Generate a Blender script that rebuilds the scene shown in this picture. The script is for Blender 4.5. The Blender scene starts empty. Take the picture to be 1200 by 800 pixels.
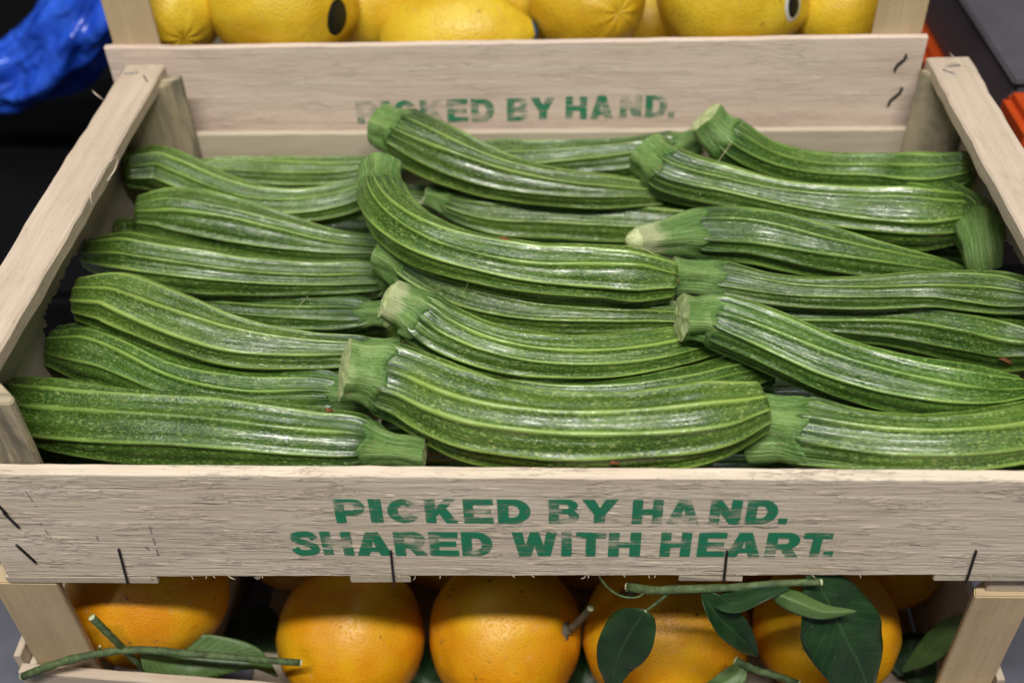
import bpy, bmesh, math, random
import numpy as np
from mathutils import Vector, Matrix, noise as mnoise

sc = bpy.context.scene
COL = sc.collection
R = math.radians

# ------------------------------------------------------------------ camera
cam = bpy.data.cameras.new("camera")
cam.lens = 38.22; cam.sensor_width = 36.0; cam.clip_start = 0.01; cam.clip_end = 50
camo = bpy.data.objects.new("camera", cam); COL.objects.link(camo)
CAM_POS = Vector((0.31420, -0.36728, 0.41589))
cx = Vector((0.99904675, 0.03369588, -0.027752)); cz = -Vector((-0.04362755, 0.74900643, -0.6611248))
cy = cz.cross(cx)
camo.matrix_world = Matrix(((cx.x, cy.x, cz.x, CAM_POS.x), (cx.y, cy.y, cz.y, CAM_POS.y), (cx.z, cy.z, cz.z, CAM_POS.z), (0, 0, 0, 1)))
cam.dof.use_dof = True; cam.dof.focus_distance = 0.615; cam.dof.aperture_fstop = 4.5
sc.camera = camo

# ------------------------------------------------------------------ light (indoor market hall: ceiling tubes)
world = bpy.data.worlds.new("World"); sc.world = world; world.use_nodes = True
bgn = world.node_tree.nodes["Background"]; bgn.inputs[0].default_value = (0.80, 0.87, 1.0, 1); bgn.inputs[1].default_value = 0.085

def area(name, loc, target, sx, sy, power, col):
    l = bpy.data.lights.new(name, 'AREA'); l.shape = 'RECTANGLE'; l.size = sx; l.size_y = sy; l.energy = power; l.color = col
    o = bpy.data.objects.new(name, l); COL.objects.link(o); o.location = loc
    d = Vector(target) - Vector(loc); o.rotation_euler = d.to_track_quat('-Z', 'Y').to_euler()
    return o
area("ceiling_tube_lamp", (0.35, -0.80, 1.95), (0.3, 0.15, 0), 1.5, 0.13, 56, (1.0, 0.967, 0.925))
area("ceiling_tube_lamp", (-0.15, 0.75, 2.3), (0.3, 0.15, 0), 1.6, 0.22, 15, (0.95, 0.98, 1.0))
area("ceiling_tube_lamp", (-0.9, -1.55, 1.75), (0.3, 0.15, 0), 0.16, 1.3, 4, (0.93, 0.97, 1.0))

sc.view_settings.view_transform = 'Standard'; sc.view_settings.look = 'None'
sc.view_settings.exposure = 0.0; sc.view_settings.gamma = 1.0; sc.view_settings.use_curve_mapping = False

# ------------------------------------------------------------------ helpers
rng = random.Random(7)
def tag(o, label=None, cat=None, group=None, kind=None):
    if label: o["label"] = label
    if cat: o["category"] = cat
    if group: o["group"] = group
    if kind: o["kind"] = kind
    return o
def empty(name, loc, label, cat, group=None):
    o = bpy.data.objects.new(name, None); COL.objects.link(o); o.location = loc; o.empty_display_size = 0.02
    return tag(o, label, cat, group)
def link(name, me, mat=None, parent=None):
    o = bpy.data.objects.new(name, me); COL.objects.link(o)
    if mat:
        for m in (mat if isinstance(mat, (list, tuple)) else [mat]): me.materials.append(m)
    if parent:
        o.parent = parent
        # meshes are written in world coordinates; keep them where they are
        p = parent; off = Vector((0, 0, 0))
        while p: off += p.location; p = p.parent
        me.transform(Matrix.Translation(-off)) if o.location.length == 0 else None
    return o
def root_at_base(o, loc):
    """give a one-mesh thing an origin at its base"""
    o.data.transform(Matrix.Translation(-Vector(loc))); o.location = loc; return o
def smooth(me, on=True):
    me.polygons.foreach_set("use_smooth", [on] * len(me.polygons)); return me
def mesh_from(verts, faces, uvs=None, sm=False):
    me = bpy.data.meshes.new("m"); me.from_pydata([tuple(v) for v in verts], [], faces)
    if uvs is not None:
        uvl = me.uv_layers.new(name="UVMap"); flat = []
        for poly in me.polygons:
            for li in poly.loop_indices:
                flat += list(uvs(poly, me.loops[li].vertex_index, li))
        uvl.data.foreach_set("uv", flat)
    if sm: smooth(me)
    me.update(); return me

# ---- node helper
class NT:
    def __init__(s, name):
        s.mat = bpy.data.materials.new(name); s.mat.use_nodes = True; s.t = s.mat.node_tree; s.t.nodes.clear()
        s.out = s.t.nodes.new("ShaderNodeOutputMaterial")
    def n(s, typ, props=None, **ins):
        nd = s.t.nodes.new("ShaderNode" + typ)
        for k, v in (props or {}).items(): setattr(nd, k, v)
        for k, v in ins.items():
            key = int(k[1:]) if k[0] == 'i' and k[1:].isdigit() else k.replace('_', ' ')
            s.set(nd.inputs[key], v)
        return nd
    def set(s, sock, v):
        if hasattr(v, "bl_idname") and hasattr(v, "outputs"): s.t.links.new(v.outputs[0], sock)
        elif hasattr(v, "is_output"): s.t.links.new(v, sock)
        else:
            if sock.type == 'RGBA' and len(v) == 3: v = (*v, 1)
            sock.default_value = v
    def math(s, op, a, b=0.0, c=None, clamp=False):
        nd = s.n("Math", {"operation": op, "use_clamp": clamp}, i0=a, i1=b)
        if c is not None: s.set(nd.inputs[2], c)
        return nd
    def mix(s, f, a, b, blend='MIX'):
        nd = s.t.nodes.new("ShaderNodeMix"); nd.data_type = 'RGBA'; nd.blend_type = blend
        s.set(nd.inputs[0], f); s.set(nd.inputs[6], a); s.set(nd.inputs[7], b); return nd.outputs[2]
    def rng(s, v, a, b, c=0.0, d=1.0, smooth=True):
        return s.n("MapRange", {"interpolation_type": 'SMOOTHSTEP' if smooth else 'LINEAR', "clamp": True}, Value=v, From_Min=a, From_Max=b, To_Min=c, To_Max=d)
    def noise(s, vec, scale, detail=3.0, rough=0.55, dist=0.0, dim='3D'):
        return s.n("TexNoise", {"noise_dimensions": dim}, Vector=vec, Scale=scale, Detail=detail, Roughness=rough, Distortion=dist)
    def scaled(s, vec, sx, sy, sz=1.0, off=None):
        m = s.n("Mapping", None, Vector=vec, Scale=(sx, sy, sz))
        if off is not None: s.set(m.inputs["Location"], off)
        return m
    def bsdf(s, **k):
        b = s.n("BsdfPrincipled", None, **k); s.t.links.new(b.outputs[0], s.out.inputs[0]); return b

# ------------------------------------------------------------------ materials
def wood_mat(name, c_light, c_dark, rough_sawn=0.0, stain=0.0, bump=0.5):
    t = NT(name)
    uv = t.n("UVMap").outputs[0]
    g1 = t.noise(t.scaled(uv, 5, 130), 1.0, 4, 0.6, 0.4, '2D')         # long fibres
    g2 = t.noise(t.scaled(uv, 30, 700), 1.0, 3, 0.6, 0.0, '2D')        # fine fibres
    g3 = t.noise(t.scaled(uv, 9, 30), 1.0, 3, 0.6, 0.6, '2D')          # blotches
    f = t.rng(t.math('ADD', t.math('MULTIPLY', g1.outputs[0], 0.65), t.math('MULTIPLY', g3.outputs[0], 0.45)), 0.25, 0.85)
    col = t.mix(f, c_dark, c_light)
    col = t.mix(t.rng(g2.outputs[0], 0.4, 0.75, 0.0, 0.14), col, tuple(c * 0.55 for c in c_dark))
    # tear-out: short wavy splits that follow the grain
    warp = t.noise(t.scaled(uv, 14, 40), 1.0, 2, 0.5, 0.0, '2D')
    wuv = t.n("VectorMath", {"operation": 'ADD'}, i0=uv, i1=t.n("VectorMath", {"operation": 'MULTIPLY'}, i0=warp.outputs[1], i1=(0.0, 0.006, 0.0)))
    cr = t.noise(t.scaled(wuv, 70, 420), 1.0, 3.5, 0.62, 0.5, '2D')
    line = t.rng(t.math('ABSOLUTE', t.math('SUBTRACT', cr.outputs[0], 0.5)), 0.0, 0.035, 1.0, 0.0)
    gate = t.rng(t.noise(t.scaled(uv, 20, 110), 1.0, 3, 0.6, 0, '2D').outputs[0], 0.48, 0.66)
    crack = t.math('MULTIPLY', line, gate)
    lng = t.noise(t.scaled(wuv, 3.5, 170), 1.0, 2, 0.5, 0.2, '2D')
    lline = t.math('MULTIPLY', t.rng(t.math('ABSOLUTE', t.math('SUBTRACT', lng.outputs[0], 0.5)), 0.0, 0.016, 1.0, 0.0), t.rng(t.noise(t.scaled(uv, 6, 45), 1.0, 2, 0.5, 0, '2D').outputs[0], 0.47, 0.6))
    crack = t.math('MAXIMUM', crack, lline)
    col = t.mix(t.math('MULTIPLY', crack, 0.20 * rough_sawn), col, tuple(c * 0.45 for c in c_dark))
    dirt = t.rng(t.noise(t.scaled(uv, 11, 26), 1.0, 5, 0.65, 0.3, '2D').outputs[0], 0.56, 0.78, 0.0, 0.30)
    col = t.mix(dirt, col, tuple(c * 0.62 for c in c_dark))
    if stain > 0:
        sp = t.rng(t.noise(t.scaled(uv, 9, 85), 1.0, 5, 0.65, 0.3, '2D').outputs[0], 0.42, 0.70)
        col = t.mix(t.math('MULTIPLY', sp, stain), col, (0.055, 0.062, 0.055))
    speck = t.rng(t.n("TexVoronoi", {"voronoi_dimensions": '2D'}, Vector=t.scaled(uv, 45, 90), Scale=1.0).outputs[0], 0.0, 0.055, 1.0, 0.0)
    col = t.mix(t.math('MULTIPLY', speck, 0.45), col, (0.10, 0.065, 0.045))
    h = t.math('ADD', t.math('MULTIPLY', g1.outputs[0], 0.5), t.math('MULTIPLY', g2.outputs[0], 0.42))
    h = t.math('SUBTRACT', h, t.math('MULTIPLY', crack, 0.40 * rough_sawn))
    step = t.rng(cr.outputs[0], 0.40, 0.60)
    h = t.math('ADD', h, t.math('MULTIPLY', t.math('MULTIPLY', step, t.math('ADD', gate, 0.12)), 0.48 * rough_sawn))
    b = t.n("Bump", None, Strength=bump, Distance=0.0012, Height=h)
    t.bsdf(Base_Color=col, Roughness=0.78, Normal=b, **{"Specular_IOR_Level": 0.25})
    return t.mat
WOOD_FRONT = wood_mat("rough_sawn_poplar", (0.84, 0.715, 0.565), (0.67, 0.545, 0.405), 1.0, 0.0, 0.8)
WOOD_PALE = wood_mat("pale_poplar", (0.65, 0.53, 0.41), (0.52, 0.41, 0.30), 0.4, 0.0, 0.45)
WOOD_VENEER = wood_mat("grey_poplar_veneer", (0.62, 0.53, 0.405), (0.52, 0.43, 0.315), 0.3, 0.0, 0.35)
WOOD_STAINED = wood_mat("mould_stained_poplar", (0.50, 0.42, 0.28), (0.40, 0.32, 0.20), 0.35, 0.7, 0.5)
WOOD_PINK = wood_mat("pinkish_poplar", (0.80, 0.655, 0.54), (0.68, 0.53, 0.42), 0.8, 0.0, 0.5)
WOOD_POST = wood_mat("tan_poplar_post", (0.58, 0.445, 0.27), (0.47, 0.345, 0.20), 0.1, 0.0, 0.45)

def ink_mat(name, wear):
    t = NT(name)
    co = t.n("TexCoord").outputs["Object"]
    st = t.noise(t.scaled(co, 60, 1, 620), 1.0, 3, 0.65, 0.25)
    bl = t.noise(t.scaled(co, 42, 1, 75), 1.0, 2, 0.5)
    fine = t.noise(t.scaled(co, 900, 1, 1600), 1.0, 2, 0.5)
    v = t.math('ADD', t.math('ADD', t.math('MULTIPLY', st.outputs[0], 0.6), t.math('MULTIPLY', bl.outputs[0], 0.62)), t.math('MULTIPLY', fine.outputs[0], 0.22))
    cover = t.rng(v, 0.60 + wear, 0.76 + wear, 0.12, 0.95)
    col = t.mix(st.outputs[0], (0.004, 0.18, 0.075), (0.03, 0.31, 0.16))
    p = t.n("BsdfPrincipled", None, Base_Color=col, Roughness=0.6)
    tr = t.n("BsdfTransparent")
    mx = t.n("MixShader", None, i0=cover, i1=tr, i2=p)
    t.t.links.new(mx.outputs[0], t.out.inputs[0])
    return t.mat
INK = ink_mat("green_stamp_ink", 0.0)
INK_WORN = ink_mat("worn_green_stamp_ink", 0.045)

def zucchini_mat():
    t = NT("zucchini_skin")
    uv = t.n("UVMap").outputs[0]
    oi = t.n("ObjectInfo")
    rnd = oi.outputs["Random"]
    off = t.n("CombineXYZ", None, X=t.math('MULTIPLY', rnd, 7.3), Y=t.math('MULTIPLY', rnd, 3.1), Z=0.0)
    uvo = t.n("VectorMath", {"operation": 'ADD'}, i0=uv, i1=off)
    ridge = t.n("Attribute", {"attribute_name": "ridge"}).outputs["Fac"]
    neck = t.n("Attribute", {"attribute_name": "neck"}).outputs["Fac"]
    big = t.noise(t.scaled(uvo, 60, 22), 1.0, 3, 0.55, 0.0, '2D').outputs[0]
    streak = t.noise(t.scaled(uvo, 900, 16), 1.0, 4, 0.65, 0.0, '2D').outputs[0]
    streak2 = t.noise(t.scaled(uvo, 420, 45), 1.0, 3, 0.6, 0.2, '2D').outputs[0]
    fine = t.noise(t.scaled(uvo, 1500, 900), 1.0, 2, 0.6, 0.0, '2D').outputs[0]
    grain = t.noise(t.scaled(uvo, 1100, 620), 1.0, 2, 0.6, 0.3, '2D').outputs[0]
    base = t.mix(t.rng(big, 0.32, 0.66), (0.024, 0.070, 0.006), (0.062, 0.138, 0.015))
    base = t.mix(t.rng(streak2, 0.38, 0.7, 0.0, 0.55), base, (0.014, 0.052, 0.005))
    base = t.mix(t.rng(grain, 0.50, 0.70, 0.0, 0.55), base, (0.14, 0.26, 0.04))
    base = t.mix(t.rng(grain, 0.30, 0.45, 0.45, 0.0), base, (0.014, 0.055, 0.006))
    # pale speckles, longer than wide, ragged
    warp = t.noise(t.scaled(uvo, 700, 500), 1.0, 2, 0.6, 0.0, '2D').outputs[1]
    wv = t.n("VectorMath", {"operation": 'ADD'}, i0=uvo, i1=t.n("VectorMath", {"operation": 'MULTIPLY'}, i0=t.n("VectorMath", {"operation": 'SUBTRACT'}, i0=warp, i1=(0.5, 0.5, 0.5)), i1=(0.0016, 0.0032, 0.0)))
    def dots(sx, sy, r0, r1, gate):
        v = t.n("TexVoronoi", {"voronoi_dimensions": '2D'}, Vector=t.scaled(wv, sx, sy), Scale=1.0)
        sepc = t.n("SeparateColor", None, i0=v.outputs[1])
        return t.math('MULTIPLY', t.rng(v.outputs[0], r0, r1, 1.0, 0.0), t.rng(sepc, gate, gate + 0.3))
    d1 = dots(400, 165, 0.08, 0.30, 0.45)
    d2 = dots(640, 330, 0.10, 0.32, 0.20)
    base = t.mix(t.math('MULTIPLY', d2, 0.45), base, (0.22, 0.33, 0.07))
    base = t.mix(t.math('MULTIPLY', d1, 0.45), base, (0.34, 0.42, 0.13))
    # ribs carry a lighter line
    rr = t.math('MULTIPLY', t.rng(t.math('ADD', ridge, t.math('MULTIPLY', t.math('SUBTRACT', streak2, 0.5), 0.40)), 0.24, 0.72), t.rng(t.math('FRACT', t.math('MULTIPLY', rnd, 31.0)), 0, 1, 0.70, 0.92, False))
    base = t.mix(rr, base, t.mix(big, (0.15, 0.28, 0.040), (0.26, 0.40, 0.080)))
    # dark, finely striped shoulder next to the stem
    nk = t.mix(t.rng(streak, 0.50, 0.62), (0.014, 0.045, 0.013), (0.16, 0.28, 0.06))
    base = t.mix(t.math('MULTIPLY', neck, 0.85), base, nk)
    scf = t.math('MULTIPLY', t.rng(t.noise(t.scaled(uvo, 130, 60), 1.0, 4, 0.7, 0.4, '2D').outputs[0], 0.66, 0.74), t.rng(streak2, 0.4, 0.6))
    base = t.mix(t.math('MULTIPLY', scf, 0.6), base, (0.17, 0.17, 0.055))
    hsv = t.n("HueSaturation", None, Hue=t.rng(rnd, 0, 1, 0.482, 0.500, False), Saturation=0.98, Value=t.rng(t.math('FRACT', t.math('MULTIPLY', rnd, 17.0)), 0, 1, 0.95, 1.36, False), Color=base)
    wax = t.rng(t.noise(t.scaled(uvo, 75, 34), 1.0, 4, 0.65, 0.0, '2D').outputs[0], 0.40, 0.62)
    brk = t.rng(t.noise(t.scaled(uvo, 620, 150), 1.0, 3, 0.7, 0.3, '2D').outputs[0], 0.42, 0.60)
    gloss = t.math('MULTIPLY', t.math('ADD', t.math('MULTIPLY', wax, 0.75), 0.25), t.math('ADD', t.math('MULTIPLY', brk, 0.42), 0.58))
    rough = t.rng(gloss, 0.0, 1.0, 0.42, 0.17, False)
    h = t.math('ADD', t.math('MULTIPLY', streak, 0.40), t.math('MULTIPLY', streak2, 0.75))
    h = t.math('ADD', h, t.math('MULTIPLY', grain, 0.70)); h = t.math('ADD', h, t.math('MULTIPLY', d1, 0.10))
    h = t.math('ADD', h, t.math('MULTIPLY', t.noise(t.scaled(uvo, 170, 70), 1.0, 2, 0.5, 0, '2D').outputs[0], 0.9))
    b = t.n("Bump", None, Strength=0.5, Distance=0.0008, Height=h)
    t.bsdf(Base_Color=hsv, Roughness=rough, Normal=b, **{"Specular_IOR_Level": t.rng(gloss, 0.0, 0.9, 0.36, 0.85, False), "Coat_Weight": t.math("MULTIPLY", gloss, 0.5), "Coat_Roughness": 0.12})
    return t.mat
ZSKIN = zucchini_mat()

def stem_mat():
    t = NT("zucchini_stem_skin")
    uv = t.n("UVMap").outputs[0]; rnd = t.n("ObjectInfo").outputs["Random"]
    uvo = t.n("VectorMath", {"operation": 'ADD'}, i0=uv, i1=t.n("CombineXYZ", None, X=t.math('MULTIPLY', rnd, 5.3), Y=rnd, Z=0.0))
    a = t.noise(t.scaled(uvo, 500, 32), 1.0, 4, 0.65, 0.3, '2D').outputs[0]
    bb = t.noise(t.scaled(uvo, 60, 45), 1.0, 3, 0.6, 0.3, '2D').outputs[0]
    f = t.noise(t.scaled(uvo, 1500, 500), 1.0, 2, 0.6, 0, '2D').outputs[0]
    c = t.mix(t.rng(bb, 0.3, 0.7), (0.075, 0.175, 0.026), (0.145, 0.275, 0.055))
    c = t.mix(t.rng(a, 0.47, 0.66, 0, 0.6), c, (0.28, 0.42, 0.14))
    c = t.mix(t.rng(f, 0.56, 0.70, 0, 0.45), c, (0.40, 0.50, 0.25))
    ridge = t.n("Attribute", {"attribute_name": "ridge"}).outputs["Fac"]
    c = t.mix(t.math('MULTIPLY', ridge, 0.35), c, (0.30, 0.42, 0.13))
    joint = t.n("Attribute", {"attribute_name": "joint"}).outputs["Fac"]
    jm = t.rng(t.math('ADD', joint, t.math('MULTIPLY', t.math('SUBTRACT', a, 0.5), 1.2)), 0.35, 1.1, 0.0, 0.75)
    c = t.mix(jm, c, t.mix(t.rng(a, 0.42, 0.62), (0.030, 0.095, 0.012), (0.11, 0.23, 0.04)))
    c = t.mix(t.rng(t.noise(t.scaled(uvo, 130, 90), 1.0, 3, 0.6, 0, '2D').outputs[0], 0.68, 0.76, 0, 0.5), c, (0.26, 0.17, 0.06))
    tipa = t.n("Attribute", {"attribute_name": "tip"}).outputs["Fac"]
    c = t.mix(t.rng(t.math('ADD', tipa, t.math('MULTIPLY', t.math('SUBTRACT', bb, 0.5), 1.0)), 0.15, 0.7, 0.0, 0.9), c, t.mix(f, (0.42, 0.48, 0.20), (0.60, 0.62, 0.36)))
    h = t.math('ADD', t.math('MULTIPLY', a, 0.8), t.math('MULTIPLY', f, 0.25))
    b = t.n("Bump", None, Strength=0.9, Distance=0.0018, Height=h)
    t.bsdf(Base_Color=c, Roughness=0.42, Normal=b, **{"Specular_IOR_Level": 0.45})
    return t.mat
ZSTEM = stem_mat()
def cut_mat():
    t = NT("cut_stem_flesh")
    co = t.n("TexCoord").outputs["Object"]
    a = t.noise(co, 160, 4, 0.6).outputs[0]
    c = t.mix(t.rng(a, 0.3, 0.7), (0.34, 0.43, 0.15), (0.60, 0.64, 0.33))
    c = t.mix(t.rng(t.noise(co, 420, 3, 0.6).outputs[0], 0.6, 0.75, 0, 0.6), c, (0.30, 0.24, 0.09))
    b = t.n("Bump", None, Strength=0.6, Distance=0.001, Height=t.noise(co, 700, 3, 0.6))
    t.bsdf(Base_Color=c, Roughness=0.5, Normal=b)
    return t.mat
ZCUT = cut_mat()
def simple(name, col, rough=0.6, metal=0.0, spec=0.4, bump=None, var=0.25, vs=60):
    t = NT(name); co = t.n("TexCoord").outputs["Object"]
    n1 = t.noise(co, vs, 4, 0.6).outputs[0]
    c = t.mix(t.rng(n1, 0.3, 0.7), tuple(x * (1 - var) for x in col), tuple(min(1, x * (1 + var)) for x in col))
    k = {}
    if bump: k["Normal"] = t.n("Bump", None, Strength=0.6, Distance=bump[1], Height=t.noise(co, bump[0], 4, 0.6))
    t.bsdf(Base_Color=c, Roughness=rough, Metallic=metal, **{"Specular_IOR_Level": spec}, **k)
    return t.mat
ZSCAR = simple("dried_blossom_scar", (0.24, 0.19, 0.07), 0.7, bump=(600, 0.001))
STEEL = simple("dark_staple_wire", (0.06, 0.055, 0.06), 0.38, 0.8)
STEEL_BRIGHT = simple("bright_staple_wire", (0.35, 0.35, 0.36), 0.35, 0.9)
FIBRE = simple("wood_splinter", (0.66, 0.55, 0.42), 0.8)
STRAW = simple("dry_plant_fibre", (0.42, 0.40, 0.22), 0.7)
CRUMB = simple("rust_brown_petal_scrap", (0.20, 0.075, 0.022), 0.75)

def citrus_mat(name, c0, c1, pore, bd, scars, rough):
    t = NT(name); co = t.n("TexCoord").outputs["Object"]
    rnd = t.n("ObjectInfo").outputs["Random"]
    cv = t.n("VectorMath", {"operation": 'ADD'}, i0=co, i1=t.n("CombineXYZ", None, X=rnd, Y=t.math('MULTIPLY', rnd, 3.0), Z=rnd))
    n1 = t.noise(cv, 22, 3, 0.55).outputs[0]
    c = t.mix(t.rng(n1, 0.3, 0.7), c0, c1)
    vor = t.n("TexVoronoi", None, Vector=cv, Scale=pore, Randomness=0.9)
    c = t.mix(t.rng(vor.outputs[0], 0.0, 0.38, 0.5, 0.0), c, tuple(x * 0.60 for x in c0))
    sm = t.math('MULTIPLY', t.rng(t.noise(cv, 70, 3, 0.6).outputs[0], 0.62, 0.70), t.rng(t.noise(cv, 300, 3, 0.6).outputs[0], 0.45, 0.62))
    c = t.mix(t.math('MULTIPLY', sm, scars), c, (0.17, 0.085, 0.025))
    pal = t.rng(t.noise(cv, 95, 4, 0.65).outputs[0], 0.60, 0.74, 0, 0.4 * scars)
    c = t.mix(pal, c, (0.62, 0.40, 0.17))
    h = t.math('ADD', t.rng(vor.outputs[0], 0.0, 0.5), t.math('MULTIPLY', t.noise(cv, 140, 2, 0.5).outputs[0], 1.4))
    b = t.n("Bump", None, Strength=0.6, Distance=bd, Height=h)
    t.bsdf(Base_Color=c, Roughness=rough, Normal=b, **{"Specular_IOR_Level": 0.5, "Subsurface_Weight": 0.06, "Subsurface_Radius": (0.01, 0.005, 0.002)})
    return t.mat
ORANGE = citrus_mat("orange_peel", (0.72, 0.27, 0.003), (0.78, 0.42, 0.006), 620, 0.00042, 1.0, 0.44)
LEMON = citrus_mat("lemon_peel", (0.62, 0.36, 0.010), (0.74, 0.52, 0.030), 420, 0.0005, 0.5, 0.42)

def leaf_mat(name, c0, c1):
    t = NT(name); uv = t.n("UVMap").outputs[0]; co = t.n("TexCoord").outputs["Object"]
    n1 = t.noise(co, 45, 4, 0.6).outputs[0]
    c = t.mix(t.rng(n1, 0.3, 0.7), c0, c1)
    sp = t.n("SeparateXYZ", None, i0=uv)
    mid = t.rng(t.math('ABSOLUTE', t.math('SUBTRACT', sp.outputs[0], 0.5)), 0.0, 0.035, 1.0, 0.0)
    side = t.n("TexWave", {"wave_type": 'BANDS', "bands_direction": 'Y'}, Vector=t.n("CombineXYZ", None, X=0.0, Y=t.math('SUBTRACT', sp.outputs[1], t.math('MULTIPLY', t.math('ABSOLUTE', t.math('SUBTRACT', sp.outputs[0], 0.5)), 0.35)), Z=0.0), Scale=5.5, Distortion=0.6)
    vein = t.rng(side.outputs[1], 0.93, 1.0, 0.0, 0.20)
    c = t.mix(t.math('MAXIMUM', t.math('MULTIPLY', mid, 0.45), vein), c, tuple(min(1, x * 2.2) for x in c1))
    c = t.mix(t.rng(t.noise(co, 260, 2, 0.5).outputs[0], 0.72, 0.78, 0, 0.5), c, (0.30, 0.28, 0.16))
    h = t.math('ADD', t.math('MULTIPLY', mid, -0.8), t.math('ADD', vein, t.math('MULTIPLY', t.noise(co, 240, 3, 0.6).outputs[0], 0.5)))
    b = t.n("Bump", None, Strength=0.5, Distance=0.0006, Height=h)
    t.bsdf(Base_Color=c, Roughness=t.rng(n1, 0.3, 0.7, 0.30, 0.5), Normal=b, **{"Specular_IOR_Level": 0.45})
    return t.mat
LEAF = leaf_mat("citrus_leaf", (0.011, 0.036, 0.011), (0.024, 0.062, 0.018))
LEAF_PALE = leaf_mat("citrus_leaf_underside", (0.055, 0.11, 0.028), (0.10, 0.17, 0.05))
TWIG = simple("green_twig_bark", (0.085, 0.125, 0.045), 0.65, bump=(500, 0.0012), var=0.4, vs=220)
TWIG_BROWN = simple("grey_brown_twig_bark", (0.13, 0.115, 0.07), 0.75, bump=(500, 0.0012), var=0.4, vs=220)
TWIG_CUT = simple("cut_twig_wood", (0.55, 0.58, 0.33), 0.7)
TABLE = simple("slate_grey_table_top", (0.12, 0.12, 0.145), 0.7, bump=(300, 0.0005), var=0.12, vs=25)
BLACK = simple("matt_black_plastic", (0.0035, 0.0035, 0.0042), 0.75, spec=0.12, var=0.1)
GREYBOX = simple("dark_grey_plastic", (0.10, 0.095, 0.108), 0.5, bump=(900, 0.0002), var=0.06)
ORANGEBOX = simple("orange_red_plastic", (0.55, 0.070, 0.010), 0.42, var=0.06)
def bag_mat():
    t = NT("blue_bag_plastic"); co = t.n("TexCoord").outputs["Object"]
    w = t.n("VectorMath", {"operation": 'ADD'}, i0=co, i1=t.n("VectorMath", {"operation": 'MULTIPLY'}, i0=t.noise(co, 14, 3, 0.6).outputs[1], i1=(0.06, 0.06, 0.06)))
    v = t.n("TexVoronoi", {"feature": 'DISTANCE_TO_EDGE'}, Vector=t.scaled(w, 1.0, 1.0, 0.45), Scale=11.0)
    c = t.mix(t.rng(t.noise(co, 30, 3, 0.6).outputs[0], 0.3, 0.7), (0.012, 0.075, 0.62), (0.045, 0.17, 0.95))
    b = t.n("Bump", None, Strength=0.8, Distance=0.016, Height=t.math('ADD', t.rng(v.outputs[0], 0.0, 0.5, smooth=False), t.math('MULTIPLY', t.noise(co, 28, 3, 0.5).outputs[0], 0.6)))
    t.bsdf(Base_Color=c, Roughness=0.2, Normal=b, **{"Specular_IOR_Level": 0.8, "Transmission_Weight": 0.12})
    return t.mat
BAGMAT = bag_mat()
STICKER_BLACK = simple("black_sticker_print", (0.006, 0.010, 0.007), 0.45, var=0.1)
STICKER_WHITE = simple("white_sticker_print", (0.62, 0.62, 0.55), 0.45, var=0.05)
STICKER_BLUE = simple("blue_sticker_print", (0.03, 0.12, 0.22), 0.45, var=0.3, vs=300)

# ------------------------------------------------------------------ planks
def plank(name, axis, a0, a1, u0, u1, w0, w1, mat, parent, seg=0.012, jit=0.0004, cham=0.0007, top_fn=None, bot_fn=None, seed=0, label=None):
    """A sawn board along `axis` (0,1,2) from a0 to a1. u = the wide cross axis, w = the thin cross axis.
    axis 0: u=z, w=y;  axis 1: u=x, w=z;  axis 2: u=x, w=y.  Edges wander a little, corners are broken."""
    n = max(2, int(abs(a1 - a0) / seg))
    vs = []; ringn = 8; fs = []
    for i in range(n + 1):
        s = a0 + (a1 - a0) * i / n
        def nz(k, f=1.0): return jit * (mnoise.noise((s * 55 * f, k * 7.7 + seed * 3.1, seed)) + 0.6 * mnoise.noise((s * 210 * f, k * 5.1, seed + 4)))
        lo = (bot_fn(s) if bot_fn else u0) + nz(1); hi = (top_fn(s) if top_fn else u1) + nz(2)
        f0, f1 = w0 + nz(3) * 0.15, w1 + nz(4) * 0.3; c = cham * (0.7 + 0.6 * rng.random())
        c = min(c, 0.3 * (hi - lo), 0.3 * (f1 - f0))
        prof = [(lo + c, f0), (hi - c, f0), (hi, f0 + c), (hi, f1 - c), (hi - c, f1), (lo + c, f1), (lo, f1 - c), (lo, f0 + c)]
        ea = 0.0
        if i in (0, n): ea = 1.0
        for k, (u, w) in enumerate(prof):
            sa = s + (ea * jit * 1.2 * (rng.random() - 0.5))
            if axis == 0: vs.append((sa, w, u))
            elif axis == 1: vs.append((u, sa, w))
            else: vs.append((u, w, sa))
    for i in range(n):
        for k in range(ringn):
            a, b = i * ringn + k, i * ringn + (k + 1) % ringn
            fs.append((a, b, b + ringn, a + ringn))
    fs.append(tuple(range(ringn - 1, -1, -1))); fs.append(tuple(n * ringn + k for k in range(ringn)))
    o1, o2 = rng.random() * 5, rng.random() * 5
    ax_u = {0: 2, 1: 0, 2: 0}[axis]; ax_w = {0: 1, 1: 2, 2: 1}[axis]
    def uvf(poly, vi, li):
        v = vs[vi]; nrm = poly.normal
        if abs(nrm[axis]) > 0.8: return (v[ax_u] * 0.25 + o1, v[ax_w] + o2 + v[ax_u])
        if abs(nrm[ax_w]) > 0.6: return (v[axis] + o1, v[ax_u] + o2)
        return (v[axis] + o1, v[ax_w] + o2 + 0.37)
    me = mesh_from(vs, fs, None)
    bm = bmesh.new(); bm.from_mesh(me); bmesh.ops.recalc_face_normals(bm, faces=bm.faces); bm.to_mesh(me); bm.free()
    uvl = me.uv_layers.new(name="UVMap"); flat = []
    for poly in me.polygons:
        for li in poly.loop_indices: flat += list(uvf(poly, me.loops[li].vertex_index, li))
    uvl.data.foreach_set("uv", flat)
    o = link(name, me, mat, parent)
    if label: o["label"] = label
    return o
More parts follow.
